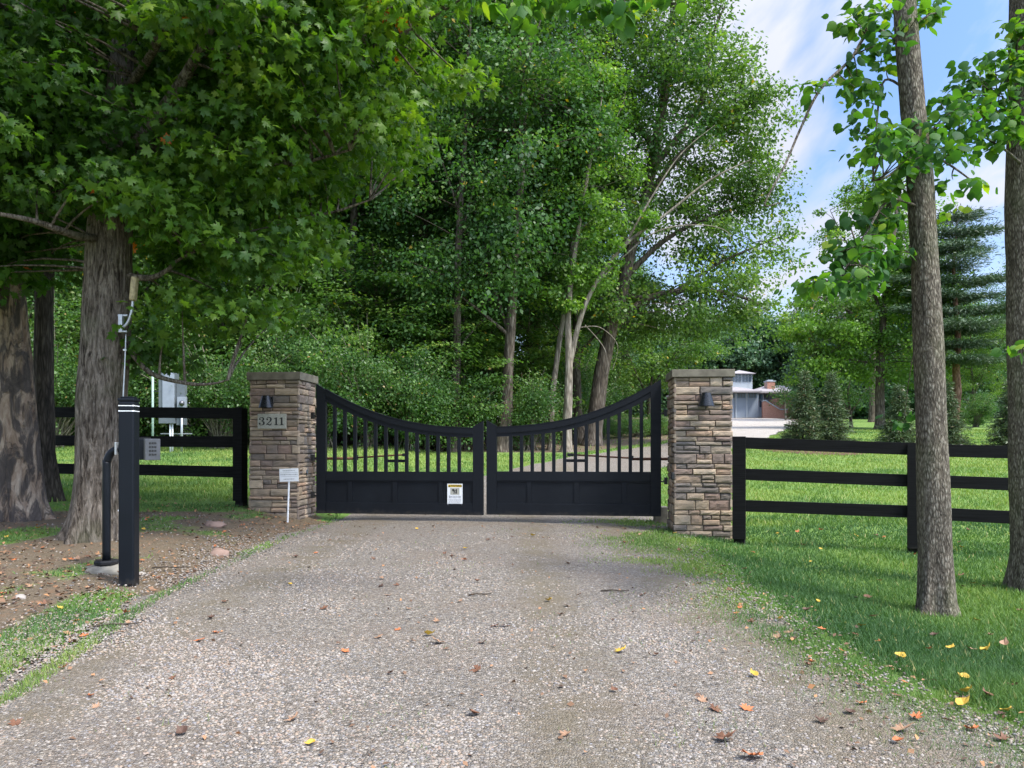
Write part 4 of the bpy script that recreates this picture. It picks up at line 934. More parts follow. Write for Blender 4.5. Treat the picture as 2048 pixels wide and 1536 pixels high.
for i, (px, D) in enumerate(back):
    D += rr_.uniform(-2.5, 2.5); put_tree(*WP[rr_.randrange(4)], X(px, D), D, 'woodland tree behind the front trunks, '+ORD[i % len(ORD)]+' counting the back rows from the left', 'woodland_tree', rr_.uniform(0, 6.28), rr_.uniform(.85, 1.12)*(.68 if px > 820 else 1), wg)
for i, (px, D, k, s, lab) in enumerate([(570, 26.6, 0, .9, 'young maple with layered sprays just right of the left stone pillar'), (655, 26.2, 1, 1.0, 'young maple with layered sprays above the hinge side of the left gate leaf'),
        (745, 26.8, 0, 1.0, 'young maple with layered sprays above the middle of the left gate leaf'), (850, 26.2, 1, .95, 'young maple with layered sprays above the low end of the left gate leaf'), (930, 27, 0, .85, 'young maple with layered sprays left of the forked dark tree'),
        (440, 26.4, 0, .85, 'young maple with layered sprays behind the left fence post'), (1060, 30, 1, 1.0, 'young maple with layered sprays left of the pale trunks'), (170, 26.5, 1, .9, 'young maple with layered sprays left of the big maple trunk')]):
    put_tree(*SPR[k], X(px, D), D, lab, 'young_maple', i*2.1, s, 'young maples under the tall trees')
# bushes along the wood edge
bl = [(-60, 24.5, 1, 1.1, 'thicket bush at the far left edge behind the rotten trunk'), (110, 24.5, 1, 1.1, 'green bush seen over the fence just left of the big maple trunk'),
      (235, 26.5, 0, 1.2, 'green bush directly behind the big maple trunk'), (345, 27.6, 0, 1.25, 'leafy bush right behind the grey electrical cabinet'),
      (440, 24.2, 1, 1.0, 'rounded bush behind the left fence beside the stone pillar'), (540, 25, 1, 1.15, 'tall green bush directly behind the left stone pillar'),
      (640, 24.3, 0, 1.25, 'light green bush behind the hinge stile of the left gate leaf'), (735, 25.2, 1, 1.15, 'twiggy bush behind the middle of the left gate leaf'),
      (820, 25.2, 0, 1.1, 'dark green bush behind the low part of the left gate leaf'), (905, 26.5, 2, 1.25, 'bush behind the last balusters of the left gate leaf'),
      (1058, 27.5, 2, 1.0, 'bright green bush between the grey trunk and the pale trunks')]
for i, (px, D, k, s, lab) in enumerate(bl): bush(k, X(px, D), D, s, i*1.7, lab, 'bushes along the edge of the wood')
for i, (px, D, k, s) in enumerate(sorted([(20, 28, 1, 1.5), (180, 29, 1, 1.6), (480, 28.5, 1, 1.6), (600, 30, 1, 1.7), (690, 28.8, 1, 1.5), (790, 29.8, 1, 1.6), (880, 31, 0, 1.5), (1075, 33, 1, 1.1), (1150, 36, 1, 1.2), (1020, 34, 1, 1.3), (300, 30, 1, 1.8), (1215, 40, 0, 1.2)])):
    bush(k, X(px, D), D, s, i*2.3, 'taller bush under the trees, '+ORD[i]+' from the left behind the first bushes', 'bushes inside the wood')
rr_ = random.Random(5)
for i, px in enumerate((1170, 1205, 1240, 1275, 1305, 1330)):
    D = 33.5+i*1.1; bush(2, X(px, D), D, .62, i*1.1, ['low weedy bush at the foot of the leaning oak', 'low weedy bush just right of the leaning oak trunk', 'low weedy bush at the drive bend, third from the leaning oak', 'low weedy bush at the drive bend, fourth from the leaning oak', 'low weedy bush behind the hinge stile of the right gate leaf', 'low weedy bush half hidden by the right stone pillar'][i], 'low bushes at the bend of the drive', sz=.42)

# ---- pale leaning trunks (two trees) with light airy foliage
def path_px(pts, D0, x0, y0, z0, lean=0.0):
    out_ = []
    for px, py, *dd in pts:
        D = D0+(dd[0] if dd else 0); p = P(px, py, D); out_.append((p.x-x0, p.y-y0, p.z-z0))
    return out_
def custom_tree(name, base, pts, r0, limbs, ells, nclu, per, size, cr, barkm, leafm, seed, label, D, seg=14, accent=.004, twl=.012, tmpl=LEAF4, topf=.35, flat=.5, flare=1.5, bias=2.2, droop=.5, cat='tree', noise_amp=.08, rand=.8, group=None, extra=None, rads_px=None, dens=26):
    x0, y0 = X(base[0], D), D; z0 = G(x0, y0); t = empty(name, (x0, y0, z0), 0, label, cat, group)
    path = np.array(path_px(pts, D, x0, y0, z0)); path = np.concatenate([[path[0]-np.array([0, 0, .25])], path]); 
    q = np.array(smooth(path, dens)); q = q[np.concatenate([[True], np.linalg.norm(np.diff(q, axis=0), axis=1) > 1e-6])]
    z = q[:, 2]; H = z[-1]; rad = r0*(1-(1-topf)*np.clip(z/H, 0, 1))
    if rads_px: rad = np.interp(z, [a_[0] for a_ in rads_px], [a_[1] for a_ in rads_px])
    rad = rad*(1+(flare-1)*np.exp(-np.maximum(z, 0)/(1.1*r0)))
    mb = MB(); v, f_ = tube_np(q, rad, seg, True, trunk_noise(seed, noise_amp)); mb.add(v.tolist(), f_)
    anchor = [q[len(q)//3:]]
    for lb in limbs:     # each limb: (radius, [(px,py,dD)...])
        lp_ = np.array(smooth(path_px(lb[1], D, x0, y0, z0), 6)); v, f_ = tube_np(lp_, np.linspace(lb[0], max(lb[0]*.18, .004), len(lp_)), 7, False, None); mb.add(v.tolist(), f_); anchor.append(lp_)
    r = np.random.default_rng(seed)
    if nclu:
        ells2 = []
        for e in ells:
            px, py, dd, wx, wy, wz = e; c = P(px, py, D+dd); ells2.append((c.x-x0, c.y-y0, c.z-z0, wx/F*(D+dd), wy, wz/F*(D+dd)))
        C = ell_sample(r, ells2, nclu, bias)
    else: C = np.zeros((0, 3))
    if extra is not None: C = np.concatenate([C, np.array(path_px(extra, D, x0, y0, z0))])
    A_ = np.concatenate(anchor)
    for c in C:
        k = np.argmin((((A_-c)**2).sum(1)+np.maximum(A_[:, 2]-c[2], 0)*1.5)*(.5+r.random(len(A_)))); p0 = A_[k]; l = np.linalg.norm(c-p0)
        if l < .08: continue
        b_ = bez(p0, (p0+c)/2+r.normal(size=3)*.07*l+np.array([0, 0, .12*l]), c, 5); v, f_ = tube_np(b_, np.linspace(twl, twl*.3, 5), 4, False); mb.add(v.tolist(), f_)
    tr = mb.build('trunk', barkm, t, True)
    cm = crown(name, C, r.random(len(C)), cr*(.6+.8*r.random(len(C))), per, size, leafm, seed+1, tmpl, q[len(q)//2], flat, accent=accent, droop=droop, rand=rand)
    link('crown', cm, t); return t, C, cm
D = 27.5
custom_tree('pale_trunk_tree', (1102, 893), [(1102, 893), (1104, 800), (1118, 690), (1132, 600), (1150, 450), (1175, 330), (1190, 230), (1198, 150)], .115,
            [(.05, [(1150, 450), (1125, 380), (1110, 300)]), (.05, [(1175, 330), (1215, 270), (1250, 200)])],
            [(1150, 560, 0, 70, 1.0, 55), (1130, 430, 0, 95, 1.4, 60), (1190, 330, 0, 110, 1.5, 80), (1180, 180, 0, 120, 1.8, 90), (1080, 600, .5, 60, 1, 45), (1150, 480, -.6, 60, .6, 130), (1190, 150, -.6, 60, .6, 140)], 150, 120, .12, .5, M['bark_pale'], M['light'], 401,
            'slim pale trunk with light feathery foliage, left of the forked pale trunk', D, topf=.08)
D = 26.5
custom_tree('pale_trunk_tree', (1133, 893), [(1133, 893), (1136, 800), (1138, 720), (1136, 640), (1142, 560), (1160, 440), (1185, 300), (1200, 220), (1208, 160)], .155,
            [(.10, [(1140, 725), (1160, 640), (1190, 570), (1250, 490), (1330, 430), (1420, 360), (1500, 320)]), (.045, [(1250, 490), (1300, 400), (1360, 310), (1430, 250)]),
             (.03, [(1190, 570), (1300, 470), (1400, 450), (1460, 470), (1440, 520)]), (.02, [(1170, 650), (1210, 700), (1215, 760)]), (.02, [(1160, 655), (1200, 655), (1235, 690), (1225, 740)])],
            [(1165, 540, 0, 75, 1.0, 45), (1270, 455, 0, 70, 1.0, 35), (1210, 480, 0, 70, 1.0, 40), (1150, 590, 0, 45, .8, 30), (1200, 400, 0, 90, 1.2, 60)], 40, 110, .13, .42, M['bark_pale'], M['light'], 407,
            'pale forked trunk leaning right with bare grey side limbs, behind the right gate leaf', D, topf=.08)
# ---- big leaning oak that fills the right of the canopy
D = 30
custom_tree('oak_tree', (1185, 887), [(1185, 895), (1195, 800), (1212, 700), (1240, 600), (1262, 500), (1290, 400), (1310, 300), (1330, 180), (1345, 60), (1350, -120)], .29,
            [(.16, [(1225, 660), (1290, 600), (1380, 580), (1470, 590), (1540, 620)]), (.13, [(1245, 560), (1330, 480), (1430, 430), (1540, 400)]), (.16, [(1290, 400), (1370, 300), (1470, 220), (1560, 180)]),
             (.13, [(1262, 500), (1200, 380), (1150, 260), (1130, 120)]), (.14, [(1300, 340), (1400, 210), (1420, 90), (1450, 10)]), (.1, [(1240, 590), (1330, 590), (1450, 520), (1570, 470)]), (.13, [(1310, 300), (1240, 180), (1200, 40), (1180, -60)])],
            [(1330, 120, 0, 170, 3.5, 170), (1200, 100, 1, 150, 3.5, 170), (1440, 270, 0, 135, 3, 150), (1500, 300, 0, 90, 2.4, 110), (1430, 470, 0, 150, 3, 90), (1540, 520, 0, 60, 2, 70), (1380, 600, 0, 130, 3, 65), (1480, 620, 0, 70, 2, 60),
             (1290, 380, 1, 120, 3, 150), (1270, 620, 2, 80, 2.5, 70), (1290, -150, 0, 150, 4, 140), (1120, 260, 2.5, 100, 3, 150), (1390, 60, 0, 70, 3, 100), (1470, 190, 0, 75, 3, 80), (1390, 640, 0, 110, 3, 50), (1290, 640, 0, 90, 3, 60), (1470, 580, 0, 90, 2.5, 60), (1490, 400, 0, 75, 1.6, 40), (1560, 440, 0, 30, 1.2, 40)], 610, 110, .15, .85, M['bark_wood'], M['oak'], 411,
            'large leaning oak with a thick dark trunk and spreading limbs, behind the right gate leaf', D, twl=.02, bias=2.0)
# lighter small tree before the far lawn behind right gate leaf
D = 40
custom_tree('small_tree', (1300, 850), [(1300, 865), (1298, 800), (1305, 740), (1300, 680)], .1, [(.05, [(1298, 800), (1270, 740), (1250, 690)]), (.05, [(1300, 780), (1340, 720), (1370, 680)])],
            [(1300, 710, 0, 110, 2, 55), (1390, 690, 0, 90, 2, 55), (1230, 740, 1, 80, 2, 45), (1340, 760, 0, 60, 1.5, 35)], 110, 110, .14, .7, M['bark_wood'], M['wood'], 421, 'small rounded tree on the far lawn, seen left of the right stone pillar', D)
D = 44
custom_tree('small_tree', (1265, 850), [(1262, 860), (1258, 800), (1262, 750)], .08, [], [(1262, 760, 0, 40, 1.2, 30)], 20, 90, .15, .6, M['bark_wood'], M['light'], 425, 'thin sapling on the far lawn beyond the right gate leaf', D)

# ---- right hand background
D = 46
custom_tree('lawn_oak', (1760, 862), [(1760, 866), (1760, 780), (1762, 700), (1768, 620), (1775, 540), (1790, 450), (1800, 380)], .26,
            [(.13, [(1762, 680), (1720, 640), (1660, 600), (1600, 590)]), (.12, [(1765, 640), (1740, 560), (1710, 480), (1690, 420)]), (.11, [(1768, 600), (1810, 520), (1840, 440)]), (.1, [(1762, 700), (1820, 660), (1880, 640)]), (.08, [(1762, 730), (1700, 720), (1640, 730)]), (.08, [(1770, 560), (1750, 480), (1760, 400)])],
            [(1720, 660, 0, 130, 3, 45), (1620, 660, 0, 75, 2.2, 55), (1660, 730, 0, 85, 2.5, 35), (1790, 720, 0, 100, 3, 60), (1830, 600, 0, 70, 2.5, 60), (1780, 560, 0, 90, 2.5, 50), (1700, 600, 0, 90, 2.5, 30)], 240, 105, .2, .8, M['bark_wood'], M['light'], 431,
            'bright green oak with a straight dark trunk standing on the lawn beyond the right fence', D, twl=.025)
D = 62
custom_tree('lawn_tree', (1720, 840), [(1745, 845), (1745, 700), (1735, 560), (1730, 440), (1725, 360)], .26, [(.1, [(1740, 560), (1690, 480), (1660, 420)]), (.1, [(1735, 500), (1790, 430), (1830, 390)])],
            [(1700, 430, 0, 70, 3, 45), (1790, 420, 0, 90, 3, 60), (1740, 390, 0, 60, 3, 40), (1850, 500, 0, 60, 3, 60), (1660, 480, 0, 40, 2, 40), (1620, 640, 0, 50, 3, 50)], 120, 95, .24, .95, M['bark_wood'], M['light'], 437,
            'pale green tall tree whose top shows above the lawn oak', D, twl=.03)
# pine
def conifer(name, x, y, H, R_, seed, label, leafm, barkm, r0, layers, per, nl, nw, z0f=.06, tier=.0, group=None, cat='spruce', droop=.25, shape=1.0):
    r = np.random.default_rng(seed); t = empty(name, (x, y, G(x, y)), 0, label, cat, group)
    zs = np.linspace(-.1, H, 12); wob = np.cumsum(r.normal(size=(12, 2)), axis=0)*.006*H; mb = MB(); path = np.stack([wob[:, 0]-wob[0, 0], wob[:, 1]-wob[0, 1], zs], 1)
    v, f_ = tube_np(path, r0*(1.05-np.linspace(0, 1, 12)), 8, True); mb.add(v.tolist(), f_)
    Cs = []; Fs = []; Ts = []
    for i in range(layers):
        u = (i+r.random()*(.6 if not tier else .12))/layers; z = H*(z0f+(1-z0f)*u); Lb = R_*((1-u)**shape)*((.75+.45*r.random()) if not tier else (.5+.8*r.random()))+.04*H*.3
        for j in range(per):
            a_ = r.random()*6.283; l = Lb*(.6+.55*r.random()); px = np.interp(z, zs, path[:, 0]); py = np.interp(z, zs, path[:, 1])
            p0 = np.array([px, py, z]); tip = p0+np.array([math.cos(a_)*l, math.sin(a_)*l, -droop*l*(.6+.8*r.random())+.12*l]); b_ = bez(p0, (p0+tip)/2+np.array([0, 0, .05*l]), tip, 5)
            v, f_ = tube_np(b_, np.linspace(.012*H**.5*.6, .003, 5), 3, False); mb.add(v.tolist(), f_)
            m_ = max(5, int(nl*l/R_)); s_ = r.random(m_)**.75; pt = p0+(tip-p0)*s_[:, None]; side = r.normal(size=(m_, 3)); side[:, 2] *= (.12 if tier else .35)
            d_ = (tip-p0)/(l+1e-6); pt = pt+side*(.10*R_*(1-.5*s_))[:, None]*(1+tier*2.2); Cs.append(pt); Fs.append(d_[None]*.9+side*.7); Ts.append(np.clip(.25+.5*r.random(m_)+.2*(s_-.5), 0, .95))
    C = np.concatenate(Cs); Fw = np.concatenate(Fs); T = np.concatenate(Ts); T[r.random(len(T)) < .06] = 1
    tmp = ([(0, 0, 0), (nw, .5, .05), (0, 1, 0), (-nw, .5, .05)], [(0, 1, 2, 3)])
    R3 = frames(r.normal(size=(len(C), 3))+np.array([0, 0, .8]), Fw)
    mb.build('trunk', barkm, t, True)
    S = np.full(len(C), nl and .0)+per*0
    S = (.05+.04*r.random(len(C)))*R_*(.85 if tier else 2.3)
    link('crown', scatter_mesh(name, C, R3, S, tmp[0], tmp[1], T, leafm), t); return t
sg = 'young spruces in the mulch beds'
for px, D, H, R_, sd_, lab in ((1605, 27.5, 2.75, .82, 1, 'young spruce on the left of the first pair, beside the pale drive'), (1664, 27.8, 2.75, .8, 2, 'young spruce on the right of the first pair in the mulch bed'),
                         (1797, 28.5, 2.3, .85, 3, 'young spruce standing alone just left of the near trunk'), (1893, 28, 2.4, .8, 4, 'young spruce just right of the near trunk'), (2012, 27, 2.5, .75, 5, 'young spruce beside the far right trunk')):
    conifer('spruce', X(px, D), D, H, R_, 500+sd_, lab, M['needle'], M['bark_dark'], .045, 34, 12, 46, .08, .04, 0, sg)
conifer('pine_tree', X(1908, 44), 44, 12.4, 3.6, 520, 'tall layered pine with a reddish trunk between the two right trunks', M['pine'], M['bark_pine'],   .26, 10, 7, 1500, .1, .3, .5, None, 'pine', .05, .45)
D = 50
for i, (px, D, s, k, lab) in enumerate([(1950, 55, .55, 3, 'bright tree beyond the lawn right of the pine'), (2060, 58, .7, 1, 'leafy tree beyond the lawn at the right edge'), (1880, 70, .62, 0, 'leafy tree behind the pine')]):
    put_tree(WP[k][0], WP[k][1], X(px, D), D, lab, 'lawn_tree', i*1.3, s)
# far dark tree line
far = []
rr_ = np.random.default_rng(610)
for k in range(2):
    ells = [(0, 0, 5.6, 4.6, 3.6, 5.8), (0, 0, 1.6, 4.6, 3.0, 2.0)]+[(rr_.normal()*2.5, rr_.normal()*2.5, 6+rr_.normal()*2.5, 2.5, 2.5, 3) for _ in range(4)]
    far.append(tree_meshes('far_tree', 620+k, 12.5, .2, ells, 190, 100, .42, 1.35, M['bark_wood'], M['dim'], (0, 0), 6, .1, bias=1.6, accent=0, seg=7))
r2 = random.Random(77)
for i in range(34):
    px = 1150+i*29+r2.uniform(-9, 9); D = (96 if px < 1640 else 74)+(i % 3)*5+r2.uniform(-2, 2)
    s = r2.uniform(.85, 1.1)*(1.05 if px < 1640 else .78)
    put_tree(*far[i % 2], X(px, D), D, 'dark distant tree, '+ORD[i]+' from the left in the line beyond the house', 'distant_tree', r2.uniform(0, 6), s, 'distant trees beyond the house and lawn')
for px, D, k, s, lab in ((1952, 50, 0, .75, 'pale rounded shrub on the far lawn right of the pine'), (1500, 86, 0, 1.0, 'dark shrub behind the house roof')):
    bush(k, X(px, D), D, s, 1.0, lab, name='shrub')
# bare leaning shrub tree by the spruces
D = 50
custom_tree('sparse_tree', (1702, 848), [(1702, 852), (1700, 820), (1696, 790), (1700, 760)], .1, [(.06, [(1700, 830), (1680, 790), (1660, 760)]), (.06, [(1700, 830), (1725, 790), (1745, 765)])],
            [(1702, 780, 0, 55, 1.6, 28)], 26, 60, .13, .8, M['bark_wood'], M['bush'], 441, 'small twiggy greyish tree behind the pair of young spruces', D)
D = 66
custom_tree('sparse_tree', (1560, 838), [(1572, 842), (1570, 810), (1568, 780)], .08, [], [(1572, 790, 0, 26, 1.0, 32)], 22, 60, .14, .7, M['bark_pale'], M['bush'], 445, 'small brownish tree standing against the brick corner of the house', D)

# mulch beds
def disc_sheet(name, cx_, cy_2, rx, ry, mat):
    v = [(cx_, cy_2, G(cx_, cy_2)+.02)]; n_ = 48; rings = 5; f_ = []
    for j in range(1, rings+1):
        for i in range(n_):
            a_ = 2*math.pi*i/n_; k = j/rings*(1+.08*math.sin(3*a_)); x, y = cx_+rx*k*math.cos(a_), cy_2+ry*k*math.sin(a_); v.append((x, y, G(x, y)+(.035 if j < rings else .004)))
    for i in range(n_): f_.append([0, 1+i, 1+(i+1) % n_])
    for j in range(rings-1):
        for i in range(n_): f_.append([1+j*n_+i, 1+(j+1)*n_+i, 1+(j+1)*n_+(i+1) % n_, 1+j*n_+(i+1) % n_])
    mb = MB(); mb.add(v, f_); o_ = mb.build(name, mat, None, True); tag(o_, kind='structure')
disc_sheet('mulch_bed', X(1640, 26.6), 27.0, 1.7, 1.9, M['mulch']); disc_sheet('mulch_bed', X(1960, 28), 28.0, 3.0, 1.5, M['mulch'])

# ------------------------------------------------------------------ house
D = 76
t = empty('house', (X(1500, D), D, G(X(1500, D), D)), 0, 'low pale blue grey house with cupola, chimney and brick wall, beyond the right pillar', 'house')
hx, hz_ = t.location.x, t.location.z
def hX(px): return X(px, D)-hx
def hZ(py): return Z(py, D)-hz_
def hb(name, px0, px1, py0, py1, y0, y1, mat, parent=None):
    o_ = MB().box(hX(px0), hX(px1), y0, y1, hZ(py1), hZ(py0)).build(name, mat, parent or t); return o_
gb = hZ(845)-1.0
MB().box(hX(1380), hX(1517), 0, 6, gb, hZ(784)).build('garage_wall', M['siding'], t)
MB().box(hX(1517)+.01, hX(1640), 2.2, 9, gb, hZ(781)).build('main_wall', M['siding'], t)
for p0, p1 in ((1400, 1418), (1424, 1442), (1448, 1468), (1473, 1492)):
    dr = hb('garage_door', p0, p1, 798, 838, -.06, -.003, M['siding']); 
for p0, p1 in ((1456, 1470), (1474, 1491), (1496, 1514)):
    w_ = hb('clerestory_window', p0, p1, 787, 795.5, -.05, -.002, M['blueglass'])
    for k in range(5): MB().box(hX(p0)+(hX(p1)-hX(p0))*(k+.7)/5.5-.05, hX(p0)+(hX(p1)-hX(p0))*(k+.7)/5.5+.05, -.09, -.052, hZ(795.5), hZ(787)).build('mullion', M['dgrey'], w_)
for p0, p1 in ((1518, 1537), (1541, 1552)):
    w_ = hb('clerestory_window', p0, p1, 786, 795, 2.14, 2.197, M['blueglass'])
    for k in range(4): MB().box(hX(p0)+(hX(p1)-hX(p0))*(k+.7)/4.5-.05, hX(p0)+(hX(p1)-hX(p0))*(k+.7)/4.5+.05, 2.09, 2.137, hZ(795), hZ(786)).build('mullion', M['dgrey'], w_)
for p in (1471.5, 1493): MB().box(hX(p)-.06, hX(p)+.06, -.12, -.061, gb, hZ(785)).build('pilaster', M['trim'], t)
hb('front_door', 1523.5, 1531, 799, 815, 2.12, 2.196, M['reddoor']); hb('window', 1518, 1521, 799, 807, 2.12, 2.196, M['glass']); hb('window', 1533.5, 1537, 799, 812, 2.12, 2.196, M['glass'])
MB().box(hX(1538), hX(1540.5), 1.9, 2.14, hZ(815), hZ(785)).build('porch_post', M['trim'], t)
# roofs
def roof_(name, x0, x1, y0, y1, ze, zr, inset, par=None):
    ym = (y0+y1)/2; v = [(x0, y0, ze), (x1, y0, ze), (x1, y1, ze), (x0, y1, ze), (x0+inset, ym, zr), (x1-inset, ym, zr)]; v += [(a_, b_, c_-.16) for a_, b_, c_ in v[:4]]
    f_ = [[0, 1, 5, 4], [1, 2, 5], [2, 3, 4, 5], [3, 0, 4], [6, 9, 8, 7], [0, 6, 7, 1], [1, 7, 8, 2], [2, 8, 9, 3], [3, 9, 6, 0]]
    return MB().add(v, f_).build(name, M['roof'], par or t)
rf = roof_('roof', hX(1360), hX(1518), -.9, 6.9, hZ(782.5), hZ(765), 2.5)
rf2 = roof_('roof', hX(1517.5), hX(1660), 1.2, 10, hZ(781), hZ(762), 2.5)
ch = MB().box(hX(1555), hX(1571), 3.0, 4.0, hZ(790), hZ(758)).build('chimney', M['brick'], rf2)
MB().box(hX(1553.8), hX(1572.2), 2.95, 4.05, hZ(758)+.002, hZ(756)).box(hX(1557), hX(1568), 3.2, 3.8, hZ(756)+.003, hZ(754)).build('chimney_cap', M['trim'], t)
cb = MB().box(hX(1471), hX(1515), 1.6, 3.6, hZ(775), hZ(745)).build('cupola', M['trim'], t)
v0, v1 = hX(1466), hX(1521)
MB().add([(v0, 1.2, hZ(744.5)), (v1, 1.2, hZ(744.5)), (v1, 4.0, hZ(744.5)), (v0, 4.0, hZ(744.5)), ((v0+v1)/2, 2.6, hZ(735))], [[0, 1, 4], [1, 2, 4], [2, 3, 4], [3, 0, 4], [0, 3, 2, 1]]).build('cupola_roof', M['roof'], cb)
for p in (1473.5, 1480, 1486.5, 1494.5, 1501, 1507.5): MB().box(hX(p), hX(p+4.6), 1.55, 1.597, hZ(760.5), hZ(750.5)).build('cupola_window', M['glass'], cb)
for p in (1473.5, 1480, 1486.5, 1494.5, 1501, 1507.5): MB().box(hX(p), hX(p+4.6), 1.55, 1.597, hZ(749.3), hZ(746.3)).build('transom_window', M['glass'], cb)
pts = [(hX(1515), gb), (hX(1515), hZ(805)), (hX(1520), hZ(804)), (hX(1549), hZ(821.5)), (hX(1562), hZ(821.5)), (hX(1562), gb)]
MB().prism(pts[::-1], -1.6, -1.3).build('brick_wing_wall', M['brick'], t)
cp = [(hX(1514.5), hZ(805)+.01), (hX(1514.5), hZ(803)), (hX(1520.5), hZ(802)), (hX(1549), hZ(819.6)), (hX(1563), hZ(819.6)), (hX(1563), hZ(821.4)), (hX(1549), hZ(821.4)), (hX(1520), hZ(803.9))]
MB().prism(cp[::-1], -1.66, -1.24).build('wall_coping', M['trim'], t)
MB().box(hX(1551), hX(1600), -.6, 2.0, gb, hZ(797)).build('brick_corner', M['brick'], t)

# ------------------------------------------------------------------ utilities on the left
D = 22.4
def Zl(py): return Z(py, D)
x0, z0 = X(335, D), G(X(335, D), D)
t = empty('electrical_cabinet', (x0, D, z0), 0, 'tall pale grey electrical cabinet on two white conduits behind the left fence', 'cabinet')
MB().bevbox(X(317, D)-x0, X(350, D)-x0, 0, .28, Zl(847)-z0, Zl(745)-z0, .01).build('cabinet_body', M['dgrey'], t)
MB().bevbox(X(325.5, D)-x0, X(349, D)-x0, -.03, -.003, Zl(820)-z0, Zl(746)-z0, .006).build('door', M['grey'], t)
for p in (337.5, 342): MB().tube([(X(p, D)-x0, .1, -.1), (X(p, D)-x0, .1, Zl(840)-z0)], .024, 10).build('conduit', M['white'], t, True)
MB().box(X(312, D)-x0, X(376, D)-x0, .28, .31, Zl(868)-z0, Zl(866)-z0).build('cross_bar', M['galv'], t)
x0 = X(362, D)
t = empty('meter_box', (x0, D, z0), 0, 'grey electric meter box with a round meter, right of the tall cabinet', 'meter')
MB().bevbox(X(351, D)-x0, X(368, D)-x0, .05, .22, Zl(850)-z0, Zl(763)-z0, .006).build('back_box', M['dgrey'], t)
MB().bevbox(X(356.5, D)-x0, X(373, D)-x0, -.08, .045, Zl(815)-z0, Zl(794)-z0, .006).build('meter_enclosure', M['grey'], t)
MB().lathe([(.001, .07), (.055, .06), (.075, .0), (.08, -.01)], 20).build('meter_dial', M['steel'], t, True).matrix_local = Matrix.Translation((X(366, D)-x0, -.09, Zl(807)-z0)) @ Matrix.Rotation(math.pi/2, 4, 'X')
MB().tube([(X(363.5, D)-x0, 0, -.1), (X(363.5, D)-x0, 0, Zl(815)-z0)], .034, 10).build('conduit', M['galv'], t, True)
x0 = X(305.5, D); t = empty('marker_post', (x0, D, z0), 0, 'thin pale green utility post left of the electrical cabinet', 'post')
MB().tube([(0, 0, -.1), (0, 0, Zl(742)-z0)], .032, 10).build('post', M['greenpost'], t, True); MB().bevbox(0, .16, -.01, .01, Zl(784)-z0, Zl(782)-z0, .003).build('bracket', M['iron'], t)

# ------------------------------------------------------------------ near left trees
def near_trunk(name, base, D, prof, barkm, label, seed, seg=96, ridges=20, amp=.05, limbs=(), roots=5, top_leaf=None):
    """prof: list of (py, centre px, radius px)"""
    x0 = X(prof[0][1], D); z0 = G(x0, D); t = empty(name, (x0, D, z0), 0, label, 'tree')
    zz_ = np.array([Z(p[0], D)-z0 for p in prof]); xx = np.array([X(p[1], D)-x0 for p in prof]); rr = np.array([p[2]/F*D for p in prof])
    zf = np.concatenate([np.linspace(-.15, 3.4, 220), np.linspace(3.45, max(zz_[-1], 4.0), 60)]); zf = zf[zf <= zz_[-1]]
    path = np.stack([np.interp(zf, zz_, xx), np.interp(zf, zz_, xx)*.1, zf], 1)
    for _ in range(6): path[1:-1, :2] = (path[:-2, :2]+path[1:-1, :2]*2+path[2:, :2])/4
    rad = np.interp(zf, zz_, rr)
    r = np.random.default_rng(seed); ph = r.random(20)*6.28; rk = r.random(20)
    def dsp(th, pth):
        z = pth[:, 2][:, None]; T_ = th[None]+.12*np.sin(z*1.3+ph[0])+.05*np.sin(z*5+ph[1]); o_ = np.ones((len(pth), len(th)))
        fl = np.exp(-np.maximum(z, 0)/.28)
        o_ += fl*(.22*np.maximum(np.sin(roots*T_+ph[2]), -.3)+.12*np.sin((roots+2)*T_+ph[3]))
        o_ += .03*np.sin(2*T_+z*1.1+ph[4])+.03*np.sin(3*T_-z*.9+ph[5])+.02*np.sin(z*6+ph[6])
        for i in range(5):
            k = ridges+int(rk[i]*ridges); o_ += amp*.42*(np.abs(np.sin(k/2*T_+ph[7+i]+1.1*np.sin(z*(2.2+3*rk[i])+ph[12+i]))-.15)-.4)
        return o_
    v, f_ = tube_np(path, rad, seg, True, dsp)
    ang = None
    # fine crackle by noise
    mb = MB(); mb.add(v.tolist(), f_)
    anchors = [path[len(path)//2:]]
    for rad_, pts in limbs:
        lp_ = np.array(smooth(path_px(pts, D, x0, D, z0), 7)); vv, ff = tube_np(lp_, np.linspace(rad_, max(.004, rad_*.2), len(lp_)), 10, False, trunk_noise(seed+3, .05)); mb.add(vv.tolist(), ff); anchors.append(lp_)
    return t, mb, np.concatenate(anchors), x0, z0
D = 7.75
